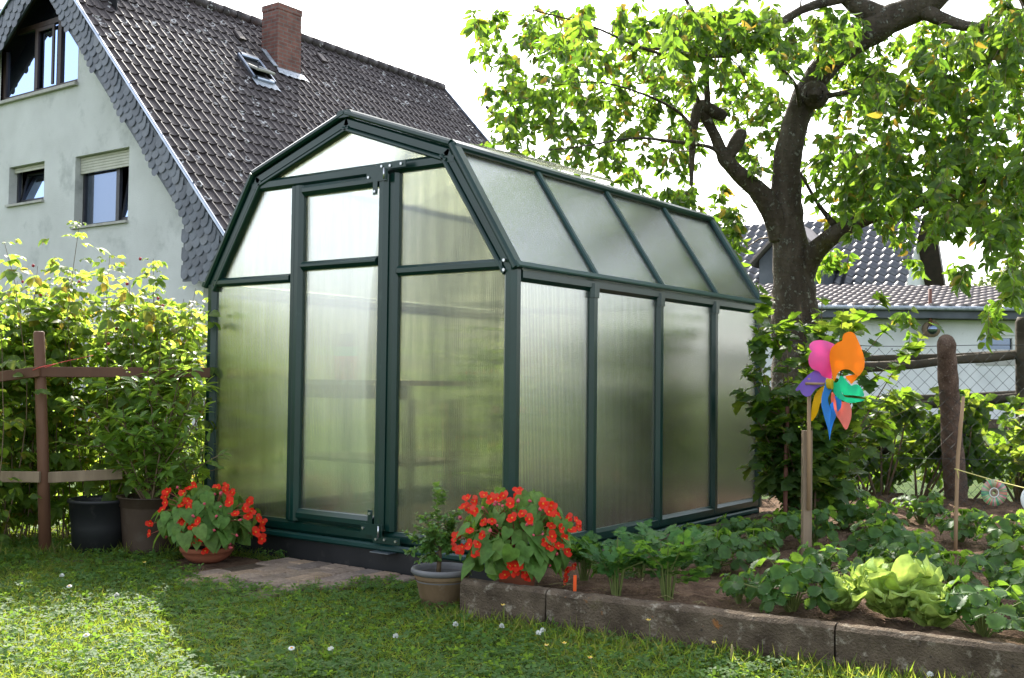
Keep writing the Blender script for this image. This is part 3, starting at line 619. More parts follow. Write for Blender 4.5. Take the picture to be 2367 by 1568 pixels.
tomato(-.42, .75, 1.05, 'tomato plant blurred behind the pane right of the door', 2); tomato(-.38, 1.35, 1.2, 'tall tomato plant behind the side pane next to the corner post', 3)
tomato(-.4, 1.9, 1.0, 'tomato plant behind the third side pane', 1); tomato(-1.55, 1.75, 1.1, 'tomato plant at the back behind the potting bench', 2)
cn = MB(); cn.tube([(-.56, .3, -.05), (-.66, .36, .62)], .006, 6); tag(cn.obj('plant_cane', 'palewood'), 'thin cane leaning behind the pane right of the door', 'cane')
# ================================================================== HOUSE
YW = float(pd(470, 640, 18)[1]); YV = YW-.26                     # gable wall plane and verge plane
va, vb = py(172, 0, YV), py(520, 548, YV); PITCH = math.atan2(va[2]-vb[2], vb[0]-va[0])
tp = math.tan(PITCH); dR = ray(440.8, 10.2); sl_ = dR[2]/dR[0]   # ridge lies in the plane z = cz + sl_*(x-cx)
XR = (va[2]+tp*va[0]-CP[2]+sl_*CP[0])/(sl_+tp)-.12; ZR = va[2]-tp*(XR-va[0])
TPL = .75
def roofz(x): return ZR-(tp*(x-XR) if x >= XR else TPL*(XR-x))
def pit(side): return PITCH if side > 0 else math.atan(TPL)
dfar = ray(1021.5, 198.3); tt = (XR-CP[0])/dfar[0]; YE = float(CP[1]+dfar[1]*tt)
vend = py(552, 600, YV); XE = float(vend[0]); XW = float(py(470, 690, YW)[0]) 
XWL = 2*XR-XW
def build_house():
    h = thing('neighbour_house', 'pale rendered house with steep dark tiled roof, slate verge and brick chimney', 'house', (XR, YW+3, GZ))
    def plane_pt(u, v): return py(u, v, YW)
    # gable wall with openings
    def rect(u0, v0, u1, v1):
        a = plane_pt(u0, v0); b = plane_pt(u1, v1); return a[0], b[0], min(a[2], b[2]), max(a[2], b[2])
    def win2(uL, uR, vTop, vBot):
        x0, x1 = plane_pt(uL, vTop)[0], plane_pt(uR, vTop)[0]; z1 = plane_pt((uL+uR)/2, vTop)[2]; z0 = plane_pt((uL+uR)/2, vBot)[2]; return x0, x1, z0, z1
    W1 = win2(175, 299, 351, 517); W2 = win2(22, 103, 380, 468)
    W3x0, W3x1 = plane_pt(2, 200)[0], plane_pt(179, 195)[0]; W3z0 = plane_pt(90, 214)[2]; W3t = plane_pt(90, 56)[2]
    xs = sorted({XWL, XW, W1[0], W1[1], W2[0], W2[1], W3x0, W3x1, XR}); zt = lambda x: roofz(x)-.12
    m = MB(); D = .28
    # wall strips between vertical cuts, with holes
    holes = [W1, W2, (W3x0, W3x1, W3z0, 99)]
    for x0, x1 in zip(xs, xs[1:]):
        xm = (x0+x1)/2; segs = [GZ-.2]; cuts = sorted([(hz0, hz1) for hx0, hx1, hz0, hz1 in holes if hx0 <= xm <= hx1])
        cur = GZ-.2; 
        for hz0, hz1 in cuts+[(None, None)]:
            if hz0 is None: ta, tb = zt(x0), zt(x1)
            else: ta = tb = hz0
            if cur < min(ta, tb)+.5 and cur < 90:
                m._add([(x0, YW, cur), (x1, YW, cur), (x1, YW, tb), (x0, YW, ta)], [(0, 1, 2, 3)])
            cur = hz1 if hz1 is not None else 99
    for hx0, hx1, hz0, hz1 in (W1, W2):   # reveals
        m._add([(hx0, YW, hz0), (hx0, YW+D, hz0), (hx0, YW+D, hz1), (hx0, YW, hz1)], [(0, 1, 2, 3)]); m._add([(hx1, YW, hz0), (hx1, YW, hz1), (hx1, YW+D, hz1), (hx1, YW+D, hz0)], [(0, 1, 2, 3)])
        m._add([(hx0, YW, hz1), (hx0, YW+D, hz1), (hx1, YW+D, hz1), (hx1, YW, hz1)], [(0, 1, 2, 3)])
    m._add([(W3x1, YW, W3z0), (W3x1, YW, zt(W3x1)), (W3x1, YW+D, zt(W3x1)), (W3x1, YW+D, W3z0)], [(0, 1, 2, 3)])
    m._add([(XW, YW, GZ-.2), (XW, YE, GZ-.2), (XW, YE, roofz(XW)-.1), (XW, YW, roofz(XW)-.1)], [(0, 1, 2, 3)])
    m._add([(XWL, YW, GZ-.2), (XWL, YW, roofz(XWL)-.1), (XWL, YE, roofz(XWL)-.1), (XWL, YE, GZ-.2)], [(0, 1, 2, 3)])
    m._add([(XWL, YE-.3, GZ-.2), (XW, YE-.3, GZ-.2), (XW, YE-.3, zt(XW)), (XR, YE-.3, zt(XR)), (XWL, YE-.3, zt(XWL))], [(0, 1, 2, 3, 4)])
    m.obj('wall', 'render', h)
    # windows
    def window(W, par_h, frame, split, shut, tilt):
        x0, x1, z0, z1 = W; y = YW+.17; t = .065
        f = MB(); f.box((x0, y, z0), (x0+t, y+.06, z1)); f.box((x1-t, y, z0), (x1, y+.06, z1)); f.box((x0+t, y, z0), (x1-t, y+.06, z0+t)); f.box((x0+t, y, z1-t), (x1-t, y+.06, z1))
        if split: xs_ = x0+(x1-x0)*split; f.box((xs_-.05, y-.003, z0+t), (xs_+.05, y+.06, z1-t))
        fo = f.obj('window', frame, h)
        spans = [(x0+t, xs_-.05), (xs_+.05, x1-t)] if split else [(x0+t, x1-t)]
        for k, (a, b) in enumerate(spans):
            g = MB()
            if k == len(spans)-1 and tilt:      # sash tilted inwards at the top
                s = .045; zz0, zz1 = z0+t+.01, z1-t-.02; yy = lambda z: y+.04+(z-zz0)*tilt
                def q(xa, xb, za, zb, th=.04): g.prism([(xa, yy(za), za), (xb, yy(za), za), (xb, yy(zb), zb), (xa, yy(zb), zb)], (0, th, 0))
                q(a, a+s, zz0, zz1); q(b-s, b, zz0, zz1); q(a+s, b-s, zz0, zz0+s); q(a+s, b-s, zz1-s, zz1); g.obj('sash', frame, fo)
                g = MB(); g.prism([(a+s, yy(zz0+s)+.015, zz0+s), (b-s, yy(zz0+s)+.015, zz0+s), (b-s, yy(zz1-s)+.015, zz1-s), (a+s, yy(zz1-s)+.015, zz1-s)], (0, .012, 0))
            else: g.box((a, y+.03, z0+t), (b, y+.04, z1-t))
            g.obj('pane', 'glass', fo)
        MB().box((x0, y+.5, z0), (x1, y+.52, z1)).obj('room_shade_sheet', 'black', fo)  # black sheet stands in for the shade of the unlit room
        sl2 = MB(); sl2.box((x0-.03, YW-.06, z0-.045), (x1+.02, y+.02, z0-.002)); sl2.obj('sill', 'sill', fo)
        if shut:
            r = MB(); zz = z1-.005; n = int((z1-z0)*shut/.052)
            for i in range(n): r.beam((x0+.015, YW+.11, zz-.026-i*.052), (x1-.015, YW+.11, zz-.026-i*.052), .018, .049, (0, 0, 1), .4)
            r.obj('roller_shutter', 'shutter', fo)
    window(W1, h, 'grey_frame', .66, .27, .16); window(W2, h, 'grey_frame', None, .19, .22)
    # big gable window, brown, cut by the roof line
    y = YW+.05; f = MB(); t = .09
    def zcap(x): return roofz(x)-.3
    f.box((W3x0, y, W3z0), (W3x1, y+.08, W3z0+t))
    for u in (2, 74, 127): 
        x = plane_pt(u+4, 150)[0]; f.box((x-.055, y-.004, W3z0+t), (x+.055, y+.08, min(W3t-.02, zcap(x))))
    f.box((plane_pt(35, 60)[0], y-.006, W3t-.05), (min(W3x1, XR+(ZR-.3-W3t)/tp), y+.08, W3t+.05))
    fo = f.obj('window', 'brown_frame', h)
    g = MB(); xl = XR-(W3x1-XR)
    g.prism([(W3x0, y+.04, W3z0), (W3x1, y+.04, W3z0), (W3x1, y+.04, roofz(W3x1)-.15), (XR, y+.04, ZR-.15), (max(W3x0, XWL+.4), y+.04, roofz(max(W3x0, XWL+.4))-.15)], (0, .012, 0)); g.obj('pane', 'glass', fo)
    tl = MB(); xa, xb = plane_pt(80, 150)[0], plane_pt(121, 150)[0]; za, zb = W3z0+t+.02, W3t-.07; yy = lambda z: y-.02+(z-za)*.0
    tl.box((xa, y-.03, za), (xa+.07, y+.0, zb)); tl.box((xb-.07, y-.03, za), (xb, y+.0, zb)); tl.box((xa+.07, y-.03, zb-.07), (xb-.07, y, zb)); tl.obj('sash', 'brown_frame', fo)
    s = MB(); s.box((W3x0-.05, YW-.08, W3z0-.06), (W3x1+.03, y, W3z0-.002)); s.obj('sill', 'sill', fo)
    MB().box((XWL+.5, y+.6, W3z0), (W3x1+.2, y+.62, W3t+1)).obj('room_shade_sheet', 'black', fo)  # black sheet in place of the shade behind the gable window
    # roof: tiled slopes
    LU = YE-YV
    def slope(side, name, xe, par):
        L = (abs(xe-XR))/math.cos(pit(side)); nu, nv = int(LU/.2), int(L/.34); prof_u = [(0, .0), (.5, -.006), (.74, .004), (.84, .031), (.92, .031)]
        us = []; hs = []
        for i in range(nu):
            for f_, hh in prof_u: us.append((i+f_)*LU/nu); hs.append(hh)
        us.append(LU); hs.append(0); us = np.array(us); hs = np.array(hs); n = len(us)
        pt_ = pit(side); dv = V3(side*math.cos(pt_), 0, -math.sin(pt_)); nn = V3(side*math.sin(pt_), 0, math.cos(pt_)); V = []; F = []
        for j in range(nv):
            o = (RNG.uniform(-.006, .006, nu)).repeat(len(prof_u)); o = np.append(o, 0)
            for e_, hh in ((0, 0.0), (1, .024), (1, .0)):
                tcol = (j+e_)*L/nv; base = V3(XR, YV, ZR)+dv*tcol
                V.append(base[None]+np.outer(us, V3(0, 1, 0))+np.outer(hs*(1 if hh or e_ == 0 else 1)+hh+o*.6, nn))
            b = j*3*n; a_ = np.arange(n-1)
            for k in (0, 1):
                F.append(np.stack([b+k*n+a_, b+k*n+a_+1, b+(k+1)*n+a_+1, b+(k+1)*n+a_], 1))
        F = np.concatenate(F); F = F if side < 0 else F[:, ::-1]
        return link(name, mesh_np(name, np.concatenate(V), [F], ['tile'], None, False), par)
    rf = slope(1, 'roof', XE, h); slope(-1, 'roof_slope', 2*XR-XE, h)
    rd = MB(); n = int(LU/.38)
    for i in range(n): a0 = YV+LU*i/n; rd.tube([(XR, a0, ZR+.0), (XR, a0+LU/n+.03, ZR+.025)], [.15, .13], 10)
    rd.obj('ridge_tiles', 'tile', h)
    sd = MB(); 
    for side in (1, -1):     # soffit boards and verge metal
        pt_ = pit(side); dv = V3(side*math.cos(pt_), 0, -math.sin(pt_)); nn = V3(side*math.sin(pt_), 0, math.cos(pt_)); L = abs(XE-XR)/math.cos(pt_)
        p0 = V3(XR, YV, ZR)-nn*.12; p1 = p0+dv*L
        sd.prism([p0, p1, p1+V3(0, LU, 0), p0+V3(0, LU, 0)], -nn*.03)
        q0 = V3(XR, YV-.02, ZR)+nn*.03
        for q2, hh in ((q0, .06), (q0+V3(0, LU+.04, 0), .1)): MB().beam(q2, q2+dv*L, .05, hh, nn).obj('verge_metal', 'metal', h)
    sd.obj('soffit', 'brown_frame', h)
    # slate cladding of the verge: strip under the metal plus the flared foot
    for side in (1, -1):
        dv = V3(side*math.cos(PITCH), 0, -math.sin(PITCH)); L = abs(XE-XR)/math.cos(PITCH); wdt = .46
        top = lambda x: roofz(x)-.06
        A = V3(XR, YV, ZR-.06); foot_in = XR+side*abs(XW-XR); foot_z = float(py(470, 648, YV)[2]) if side > 0 else roofz(2*XR-XE)-.8; xin = float(py(424, 560, YV)[0]); xin = XR+side*abs(xin-XR)
        B = MB(); y = YV
        strip = [(XR, ZR-.06), (XE if side > 0 else 2*XR-XE, roofz(XE)-.06), (XR+side*(abs(XE-XR)-.45), foot_z), (xin, foot_z), (xin, roofz(xin)-.06-wdt/math.cos(pit(side))), (XR, ZR-.06-wdt/math.cos(pit(side)))]
        if side < 0: xl_ = 2*XR-XE; strip = [(XR, ZR-.06), (xl_, roofz(xl_)-.06), (xl_, roofz(xl_)-.06-.62), (XR, ZR-.06-.62)]
        B.prism([(a_, y, z_) for a_, z_ in strip], (0, .04, 0)); bo = B.obj('verge_board', 'slate', h)
        st = []; tilt = []
        sx, sz = .19, .15
        # point-in-polygon test
        def inside(px_, pz_):
            c_ = False; n_ = len(strip)
            for i in range(n_):
                (xa_, za_), (xb_, zb_) = strip[i], strip[i-1]
                if (za_ > pz_) != (zb_ > pz_) and px_ < (xb_-xa_)*(pz_-za_)/(zb_-za_)+xa_: c_ = not c_
            return c_
        # rows follow the verge slightly
        zmin = min(z_ for _, z_ in strip); row = 0; zz = zmin-2.2
        while zz < ZR:
            off = sx/2 if row % 2 else 0
            for i in range(-60, 60):
                xx = XR+i*sx+off; z2 = zz+.25*(xx-XR)*side*0+ (xx-XR)*side*.18
                if inside(xx, z2+sz*.35) and inside(xx, z2-.02): st.append((xx, y-.008, z2+sz)); 
            zz += sz; row += 1
        k = 8; tv = [(-.098, 0, 0), (.098, 0, 0)]+[(.098*math.cos(-PI*j/k), -.012*math.sin(PI*j/k)-.010, -.19-.09*math.sin(PI*j/k)+.04) for j in range(k+1)]
        tv = np.array(tv); tf = [(0, 1)+tuple(range(2, k+3))]
        pos = np.array(st); n = len(pos); V = (pos[:, None]+tv[None]+RNG.uniform(-.004, .004, (n, 1, 3))).reshape(-1, 3); F = (np.array(tf)[None]+(np.arange(n)*len(tv))[:, None, None]).reshape(-1, len(tf[0]))
        b = NB('slate_scales'); r = b.n('NewGeometry').outputs['Random Per Island']; col = b.ramp(r, [(.1, (.04, .05, .065)), (.6, (.075, .09, .112)), (.9, (.10, .11, .125))])
        nz = b.ramp(b.noise(b.coord(), 6, 5), [(.35, (.75, .75, .75)), (.65, (1.1, 1.1, 1.1))]); p = b.n('BsdfPrincipled', Base_Color=b.mix(1.0, col, nz, 'MULTIPLY'), Roughness=.45)
        link('slates', mesh_np('slates', V, [F], [b.fin(p)], None, False), bo)
    # chimney
    u0, v0 = 652, 178
    def on_roof(u, v):
        d = ray(u, v); A = V3(math.sin(PITCH), 0, math.cos(PITCH)); t = (A@(V3(XR, YV, ZR)-CP))/(A@d); return CP+d*t
    c1 = on_roof(640, 160); c2 = on_roof(695, 178); xfront = (c1[0]+c2[0])/2; y0, y1 = c1[1], c2[1]
    xback = xfront-.75*(y1-y0)
    ztop = float(pxx(668, 12, xfront)[2]); ch = thing
    cm = MB(); cm.box((xback, y0, roofz(xfront)-.3), (xfront, y1, ztop-.16)); co_ = cm.obj('chimney', 'brick', rf)
    cm = MB(); cm.box((xback-.012, y0-.012, ztop-.16), (xfront+.012, y1+.012, ztop-.02)); cm.obj('chimney_cap', 'brick', co_)
    fl = MB(); dv = V3(math.cos(PITCH), 0, -math.sin(PITCH)); nn = V3(math.sin(PITCH), 0, math.cos(PITCH))
    a0 = V3(xfront, y0-.12, roofz(xfront)); n_ = 12
    pts = [a0-dv*.0+nn*.05]; 
    top = [V3(xfront, y0-.05+(y1-y0+.1)*i/n_, roofz(xfront))+nn*.055 for i in range(n_+1)]; bot = [V3(xfront, y0-.1+(y1-y0+.2)*i/n_, roofz(xfront))+dv*(.2+.08*random.random())+nn*.05 for i in range(n_+1)]
    for i in range(n_): fl._add([top[i], top[i+1], bot[i+1], bot[i]], [(0, 1, 2, 3)])
    L2 = (xfront-xback)/math.cos(PITCH)*.8; b0 = V3(xfront, y0-.02, roofz(xfront))+nn*.06
    fl.prism([b0, b0-dv*L2, b0-dv*L2+V3(0, -.12, 0), b0+V3(0, -.12, 0)], nn*.02); fl.obj('flashing', 'lead', co_)
    # skylight, pivoted half open
    s0 = on_roof(547, 128); s1 = on_roof(607, 147); s2 = on_roof(628, 202); s3 = on_roof(574, 186)
    yA, yB = (s0[1]+s3[1])/2, (s1[1]+s2[1])/2; xT, xB = (s0[0]+s1[0])/2, (s2[0]+s3[0])/2
    yA, yB, xT, xB = yA*.93+yB*.07, yA*.1+yB*.9, xT*.9+xB*.1, xT*.08+xB*.92
    def rp(y, x, n=0): return V3(x, y, roofz(x))+nn*n
    sk = MB()
    sk.beam(rp(yA, xT, .08), rp(yA, xB, .08), .06, .08, nn); sk.beam(rp(yB, xT, .08), rp(yB, xB, .08), .06, .08, nn)
    sk.beam(rp(yA+.05, xT, .10), rp(yB-.05, xT, .10), .11, .08, nn); sk.beam(rp(yA+.05, xB, .08), rp(yB-.05, xB, .08), .10, .08, nn)
    so_ = sk.obj('skylight', 'metal', rf)
    g = MB(); g.prism([rp(yA, xT, .05), rp(yB, xT, .05), rp(yB, xB, .05), rp(yA, xB, .05)], nn*.01); g.obj('opening_shade_sheet', 'black', so_)  # black sheet painted in for the shade inside the open skylight
    mid = (rp(yA+.06, (xT+xB)/2, .11)+rp(yB-.06, (xT+xB)/2, .11))/2; ang = math.radians(22); hd = nn*math.sin(ang)+dv*math.cos(ang); hw = (yB-yA)/2-.06; hl = L3 = np.linalg.norm(rp(yA, xT)-rp(yA, xB))/2-.08
    up2 = nn*math.cos(ang)-dv*math.sin(ang)
    Y1 = V3(0, 1, 0); c4 = [mid+Y1*sy*hw+hd*sx_*hl for sx_, sy in ((-1, -1), (-1, 1), (1, 1), (1, -1))]
    sa = MB()
    for i in range(4): sa.beam(c4[i], c4[(i+1) % 4], .07, .06, up2)
    sa.obj('sash', 'sill', so_); g = MB(); g.prism(c4, up2*.012); g.obj('pane', 'glass', so_)
    lf = MB(); n_ = 8
    for i in range(n_):
        ya = yA-.05+(yB-yA+.1)*i/n_; yb = yA-.05+(yB-yA+.1)*(i+1)/n_
        lf._add([rp(ya, xB, .05), rp(yb, xB, .05), rp(yb, xB, .05)+dv*(.2+.05*(i % 2)), rp(ya, xB, .05)+dv*(.2+.05*((i+1) % 2))], [(0, 1, 2, 3)])
    lf.obj('flashing', 'lead', so_)
    for u, v in ((545, 78), (1125, 250), (735, 130)):
        p = on_roof(u, v); vt = MB(); vt.beam(p+nn*.04, p+nn*.04+dv*.3, .2, .08, nn); vt.obj('vent_tile', 'tile', rf)
    gt = MB(); gt.tube([(XE+.02, YV-.1, roofz(XE)-.06), (XE+.02, YE, roofz(XE)-.06)], .075, 10); gt.obj('gutter', 'lead', h)
build_house()
# ================================================================== FAR BUILDINGS
def quad_tiles(name, A, U, Vv, nu, nv, mat, par, amp=.035, step=.03, kind='wave'):
    """tiled slope: A top corner, U along the ridge, Vv down the slope"""
    A, U, Vv = V3(*A), V3(*U), V3(*Vv); nn = nrm(np.cross(Vv, U)); nn = nn if nn[2] > 0 else -nn
    k = 8; us = np.linspace(0, 1, nu*k+1); hs = amp*np.sin(us*nu*2*PI); n = len(us); V = []; F = []
    for j in range(nv):
        sh = 0
        for e_, hh in ((0, 0), (1, step), (1, 0)):
            V.append(A[None]+np.outer(us, U)+Vv[None]*((j+e_)/nv)+np.outer(hs+hh, nn))
        b = j*3*n; a_ = np.arange(n-1)
        for q in (0, 1): F.append(np.stack([b+q*n+a_, b+(q+1)*n+a_, b+(q+1)*n+a_+1, b+q*n+a_+1], 1))
    F = np.concatenate(F)
    c_ = np.cross(U, -Vv)
    if c_[2] < 0: F = F[:, ::-1]
    return link(name, mesh_np(name, np.concatenate(V), [F], [mat], None, True), par)
def far_house():
    D = 31; base = pd(1900, 870, D)*V3(1, 1, 0); az = -.5    # axes: ridge direction along HR turned a little
    R_ = HR*math.cos(az)+HF*math.sin(az); F_ = nrm(np.cross(ZUP, R_))
    t = thing('white_house', 'white house with glinting dark tiled roof, half hidden behind the cherry tree', 'house', base+V3(0, 0, GZ))
    def on(u, v, off):      # point on vertical plane through base + F_*off
        d = ray(u, v); p0 = base+F_*off; k = ((p0-CP)@F_)/(d@F_); return CP+d*k
    pitch = math.radians(37)
    eL = on(1560, 700, 0); eR = on(2085, 702, 0); ze = eR[2]
    rdz = None
    # ridge height so that its image lies at v ~ 497
    lo, hi = .5, 6
    for _ in range(40):
        mid_ = (lo+hi)/2; P = eR+F_*mid_/math.tan(pitch)+V3(0, 0, mid_); v = proj(P)[1]
        if v > 497: lo = mid_
        else: hi = mid_
    H = lo; run = H/math.tan(pitch); eL[2] = ze
    ridge = V3(0, 0, H)+F_*run
    A = eL+ridge; U = eR-eL
    quad_tiles('roof', A, U, -ridge, int(np.linalg.norm(U)/.30), int(np.linalg.norm(ridge)/.36), 'tile_gloss', t, .04, .02)
    m = MB(); back = F_*run*2
    q = -R_*.25
    m.prism([eR+q+V3(0, 0, -.15)+F_*.1, eR+q+back-F_*.1-V3(0, 0, .15), eR+q+ridge-V3(0, 0, .18)], -R_*.2)
    m.prism([V3(*(eR+q)[:2], GZ)+F_*.4, V3(*(eR+q+back)[:2], GZ)-F_*.4, (eR+q+back)-F_*.4-V3(0, 0, .05), eR+q+F_*.4-V3(0, 0, .05)], -R_*.2)
    m.prism([V3(*eL[:2], GZ)+F_*.4, V3(*(eR)[:2], GZ)+F_*.4+q*1.9, V3(*(eR)[:2], ze-.1)+F_*.4+q*1.9, V3(*eL[:2], ze-.1)+F_*.4], F_*.2)
    m.obj('wall', 'white_render', t)
    vb_ = MB(); n2 = nrm(np.cross(R_, back-ridge)); n2 = n2 if n2[2] > 0 else -n2
    vb_.prism([eR+ridge+R_*.35, eR+back+R_*.35+V3(0, 0, -.6)+F_*.7, eR+back-R_*.3+V3(0, 0, -.6)+F_*.7, eR+ridge-R_*.3], -n2*.28)
    vb_.obj('bargeboard', 'brown_frame', t)
    bs = MB(); bs.prism([A, A+U, A+U+back-ridge, A+back-ridge], -V3(0, 0, .1)); bs.obj('roof_slope', 'slate', t)
    # shuttered gable window
    wq = MB(); p = eR+q+F_*run*.42+V3(0, 0, .1); wq.prism([p, p+F_*.75, p+F_*.75+V3(0, 0, 1.1), p+V3(0, 0, 1.1)], R_*.03); wq.obj('window', 'shutter', t)
    rl = MB(); rl.tube([eL-F_*.1+V3(0, 0, .35)+ridge*.02, eR-F_*.1+V3(0, 0, .35)+ridge*.02], .05, 6); rl.obj('snow_rail', 'brown_frame', t)
    # slate dormer
    pl_ = on(1755, 690, -.2); pr_ = on(1905, 690, -.2); wd = pr_-pl_; hgt = 1.25; pk = 1.0
    bt = pl_*V3(1, 1, 0)+V3(0, 0, ze+.1); up_ = V3(0, 0, hgt)
    dm = MB(); dep_ = F_*2.6; dm.prism([bt, bt+wd, bt+wd+up_, bt+wd*.5+up_+V3(0, 0, pk), bt+up_], dep_)
    do = dm.obj('dormer', 'slate', t)
    wn_ = MB(); c0 = bt+wd*.30+V3(0, 0, .1)-F_*.03; wn_.prism([c0, c0+wd*.4, c0+wd*.4+V3(0, 0, 1.0), c0+V3(0, 0, 1.0)], -F_*.03); wn_.obj('window', 'white_render', do)
    wn_ = MB(); c0 = bt+wd*.34+V3(0, 0, .18)-F_*.062; wn_.prism([c0, c0+wd*.32, c0+wd*.32+V3(0, 0, .84), c0+V3(0, 0, .84)], -F_*.01); wn_.obj('pane', 'glass', do)
    ap = bt+wd*.5+up_+V3(0, 0, pk+.08)
    for s_, nm in ((0, 'dormer_roof'), (1, 'dormer_roof')):
        ed = bt+up_+(wd*1.12 if s_ else -wd*.12)-V3(0, 0, .18); r = MB(); r.prism([ap-F_*.3, ap+dep_, ed+dep_, ed-F_*.3], V3(0, 0, .1)); r.obj(nm, 'tile_grey', do)
far_house()
def shed():
    D = 22; az = -.01; R_ = HR*math.cos(az)+HF*math.sin(az); F_ = nrm(np.cross(ZUP, R_)); base = pd(2200, 870, D)*V3(1, 1, 0)
    def on(u, v, off=0):
        d = ray(u, v); p0 = base+F_*off; k = ((p0-CP)@F_)/(d@F_); return CP+d*k
    t = thing('low_shed', 'long low white rendered outbuilding with flat tiled roof and dark fascia', 'outbuilding', base+V3(0, 0, GZ))
    L = on(1500, 745); R2 = on(2620, 735); ztop = on(2200, 740)[2]; L = V3(*L[:2], 0); R2 = V3(*R2[:2], 0)
    wl, wr = on(2262, 800), on(2600, 800); wz1, wz0 = on(2300, 775)[2], on(2300, 815)[2]; 
    m = MB(); zb = on(2200, 968)[2]; W0 = V3(*wl[:2], 0); W1 = V3(*wr[:2], 0)
    for a, b_, z0, z1 in ((L, W0, zb, ztop), (W1, R2, zb, ztop), (W0, W1, zb, wz0), (W0, W1, wz1, ztop)): m.prism([a+V3(0, 0, z0), b_+V3(0, 0, z0), b_+V3(0, 0, z1), a+V3(0, 0, z1)], F_*.25)
    m.obj('wall', 'white_render', t)
    pl_ = MB(); pl_.prism([L+V3(0, 0, GZ-.2), R2+V3(0, 0, GZ-.2), R2+V3(0, 0, zb-.003), L+V3(0, 0, zb-.003)], F_*.25-F_*.0); pl_.obj('wall_base', 'kerb', t)
    fz = on(2200, 717)[2]; o_ = -F_*.45
    fa = MB(); fa.prism([L+o_+V3(0, 0, ztop+.01), R2+o_+V3(0, 0, ztop+.01), R2+o_+V3(0, 0, fz), L+o_+V3(0, 0, fz)], F_*.06); fa.prism([L+o_+F_*.0605+V3(0, 0, ztop+.01), R2+o_+F_*.0605+V3(0, 0, ztop+.01), R2+F_*.3+V3(0, 0, ztop+.01), L+F_*.3+V3(0, 0, ztop+.01)], V3(0, 0, .03)); fa.obj('fascia', 'slate', t)
    top = V3(0, 0, fz+.03); A = L-F_*.5+top+F_*5+V3(0, 0, .85); U = R2-L; dn = -F_*5.05-V3(0, 0, .85)
    quad_tiles('roof', A, U, dn, int(np.linalg.norm(U)/.30), 14, 'tile_grey', t, .03, .035)
    gx = MB(); gx.tube([L-F_*.55+V3(0, 0, fz), R2-F_*.55+V3(0, 0, fz)], .045, 8); gx.obj('gutter', 'lead', t)
    wf = MB(); n_ = 4
    def P(s_, z, o=0): return W0+(W1-W0)*s_+V3(0, 0, z)+F_*o
    for i in range(n_+1): s_ = i/n_; wf.prism([P(s_-.012, wz0, .04), P(s_+.012, wz0, .04), P(s_+.012, wz1, .04), P(s_-.012, wz1, .04)], F_*.08)
    for a, b_ in ((wz0, wz0+.06), (wz1-.06, wz1)): wf.prism([P(.012, a, .042), P(.988, a, .042), P(.988, b_, .042), P(.012, b_, .042)], F_*.07)
    wo = wf.obj('window', 'white_render', t); g = MB(); g.prism([P(0, wz0, .1), P(1, wz0, .1), P(1, wz1, .1), P(0, wz1, .1)], F_*.02); g.obj('pane', 'glass', wo)
    si = MB(); si.prism([P(-.02, wz0-.26, -.02), P(1.02, wz0-.26, -.02), P(1.02, wz0-.005, -.02), P(-.02, wz0-.005, -.02)], F_*.1); si.obj('sill', 'sill', wo)
    lp = thing('wall_lamp', 'round outdoor lamp on a rusty vertical pipe before the white outbuilding wall', 'lamp', on(2152, 760, -.25))
    q = MB(); a = on(2151, 752, -.35); b_ = on(2150, 668, -.35); q.tube([a, b_], .035, 8); q.obj('pipe', 'rust', lp)
    q = MB(); cc = on(2154, 761, -.3); q.tube([cc+F_*.12, cc-F_*.02], [.16, .17], 14); q.obj('housing', 'greywood', lp); q = MB(); q.tube([cc-F_*.021, cc-F_*.05], [.11, .09], 14); q.obj('lens', 'glass', lp)
    an = MB(); p = on(2151, 668, -.35); an.tube([p, p+V3(0, 0, .05)], .01, 5)
shed()
# ================================================================== TREES
def leafcloud(centres, radii, n, sz, tmpl=T_cherry, droop=(-1, .2), mi=0):
    k = RNG.integers(0, len(centres), n); d = rdir(n); r = RNG.uniform(.45, 1, n)**.6; pos = np.asarray(centres)[k]+d*(np.asarray(radii)[k]*r[:, None])
    dr = rdir(n, *droop); return (tmpl, pos, dr, rdir(n), RNG.uniform(*sz, n), mi)
def clump_tree(name, label, cat, base, h, wd, ncl, nleaf, sz, mat, trunk_r=.15, group=None, low=.25):
    t = thing(name, label, cat, base, group); base = V3(*base)
    m = MB(); m.tube([base, base+V3(.05, 0, h*.4), base+V3(.0, .05, h*.8)], [trunk_r, trunk_r*.7, trunk_r*.25], 8, rough=.2)
    cs = []; rs = []
    for i in range(ncl):
        z = random.uniform(low, 1); rr = wd/2*math.sqrt(max(.02, 1-((z-.55)/.55)**2))*random.uniform(.3, 1); a_ = random.uniform(0, 2*PI)
        cc = base+V3(rr*math.cos(a_), rr*math.sin(a_), z*h*.95); cs.append(cc); s_ = random.uniform(.10, .19)*wd; rs.append([s_, s_, s_*.75])
        m.tube([base+V3(0, 0, h*.3+.3*(z-.3)*h), (base+V3(0, 0, h*.45)+cc)/2, cc], [trunk_r*.35, trunk_r*.2, .01], 5)
    m.obj('trunk', 'brownstem', t)
    link('crown', leafmesh('crown', [leafcloud(cs, rs, nleaf, sz, T_small)], [mat]), t); return t
g0 = V3(1, 1, 0)
clump_tree('broadleaf_tree', 'round green tree beyond the outbuilding at the right edge', 'tree', pd(2290, 800, 44)*g0+V3(0, 0, GZ), 5.2, 6.0, 36, 9000, (.16, .28), 'farleaf', .25, 'trees beyond the buildings')
clump_tree('broadleaf_tree', 'tall green tree behind the low outbuilding roof, partly cut off', 'tree', pd(2440, 800, 40)*g0+V3(0, 0, GZ), 5.6, 5.5, 30, 6000, (.16, .28), 'farleaf', .25, 'trees beyond the buildings')
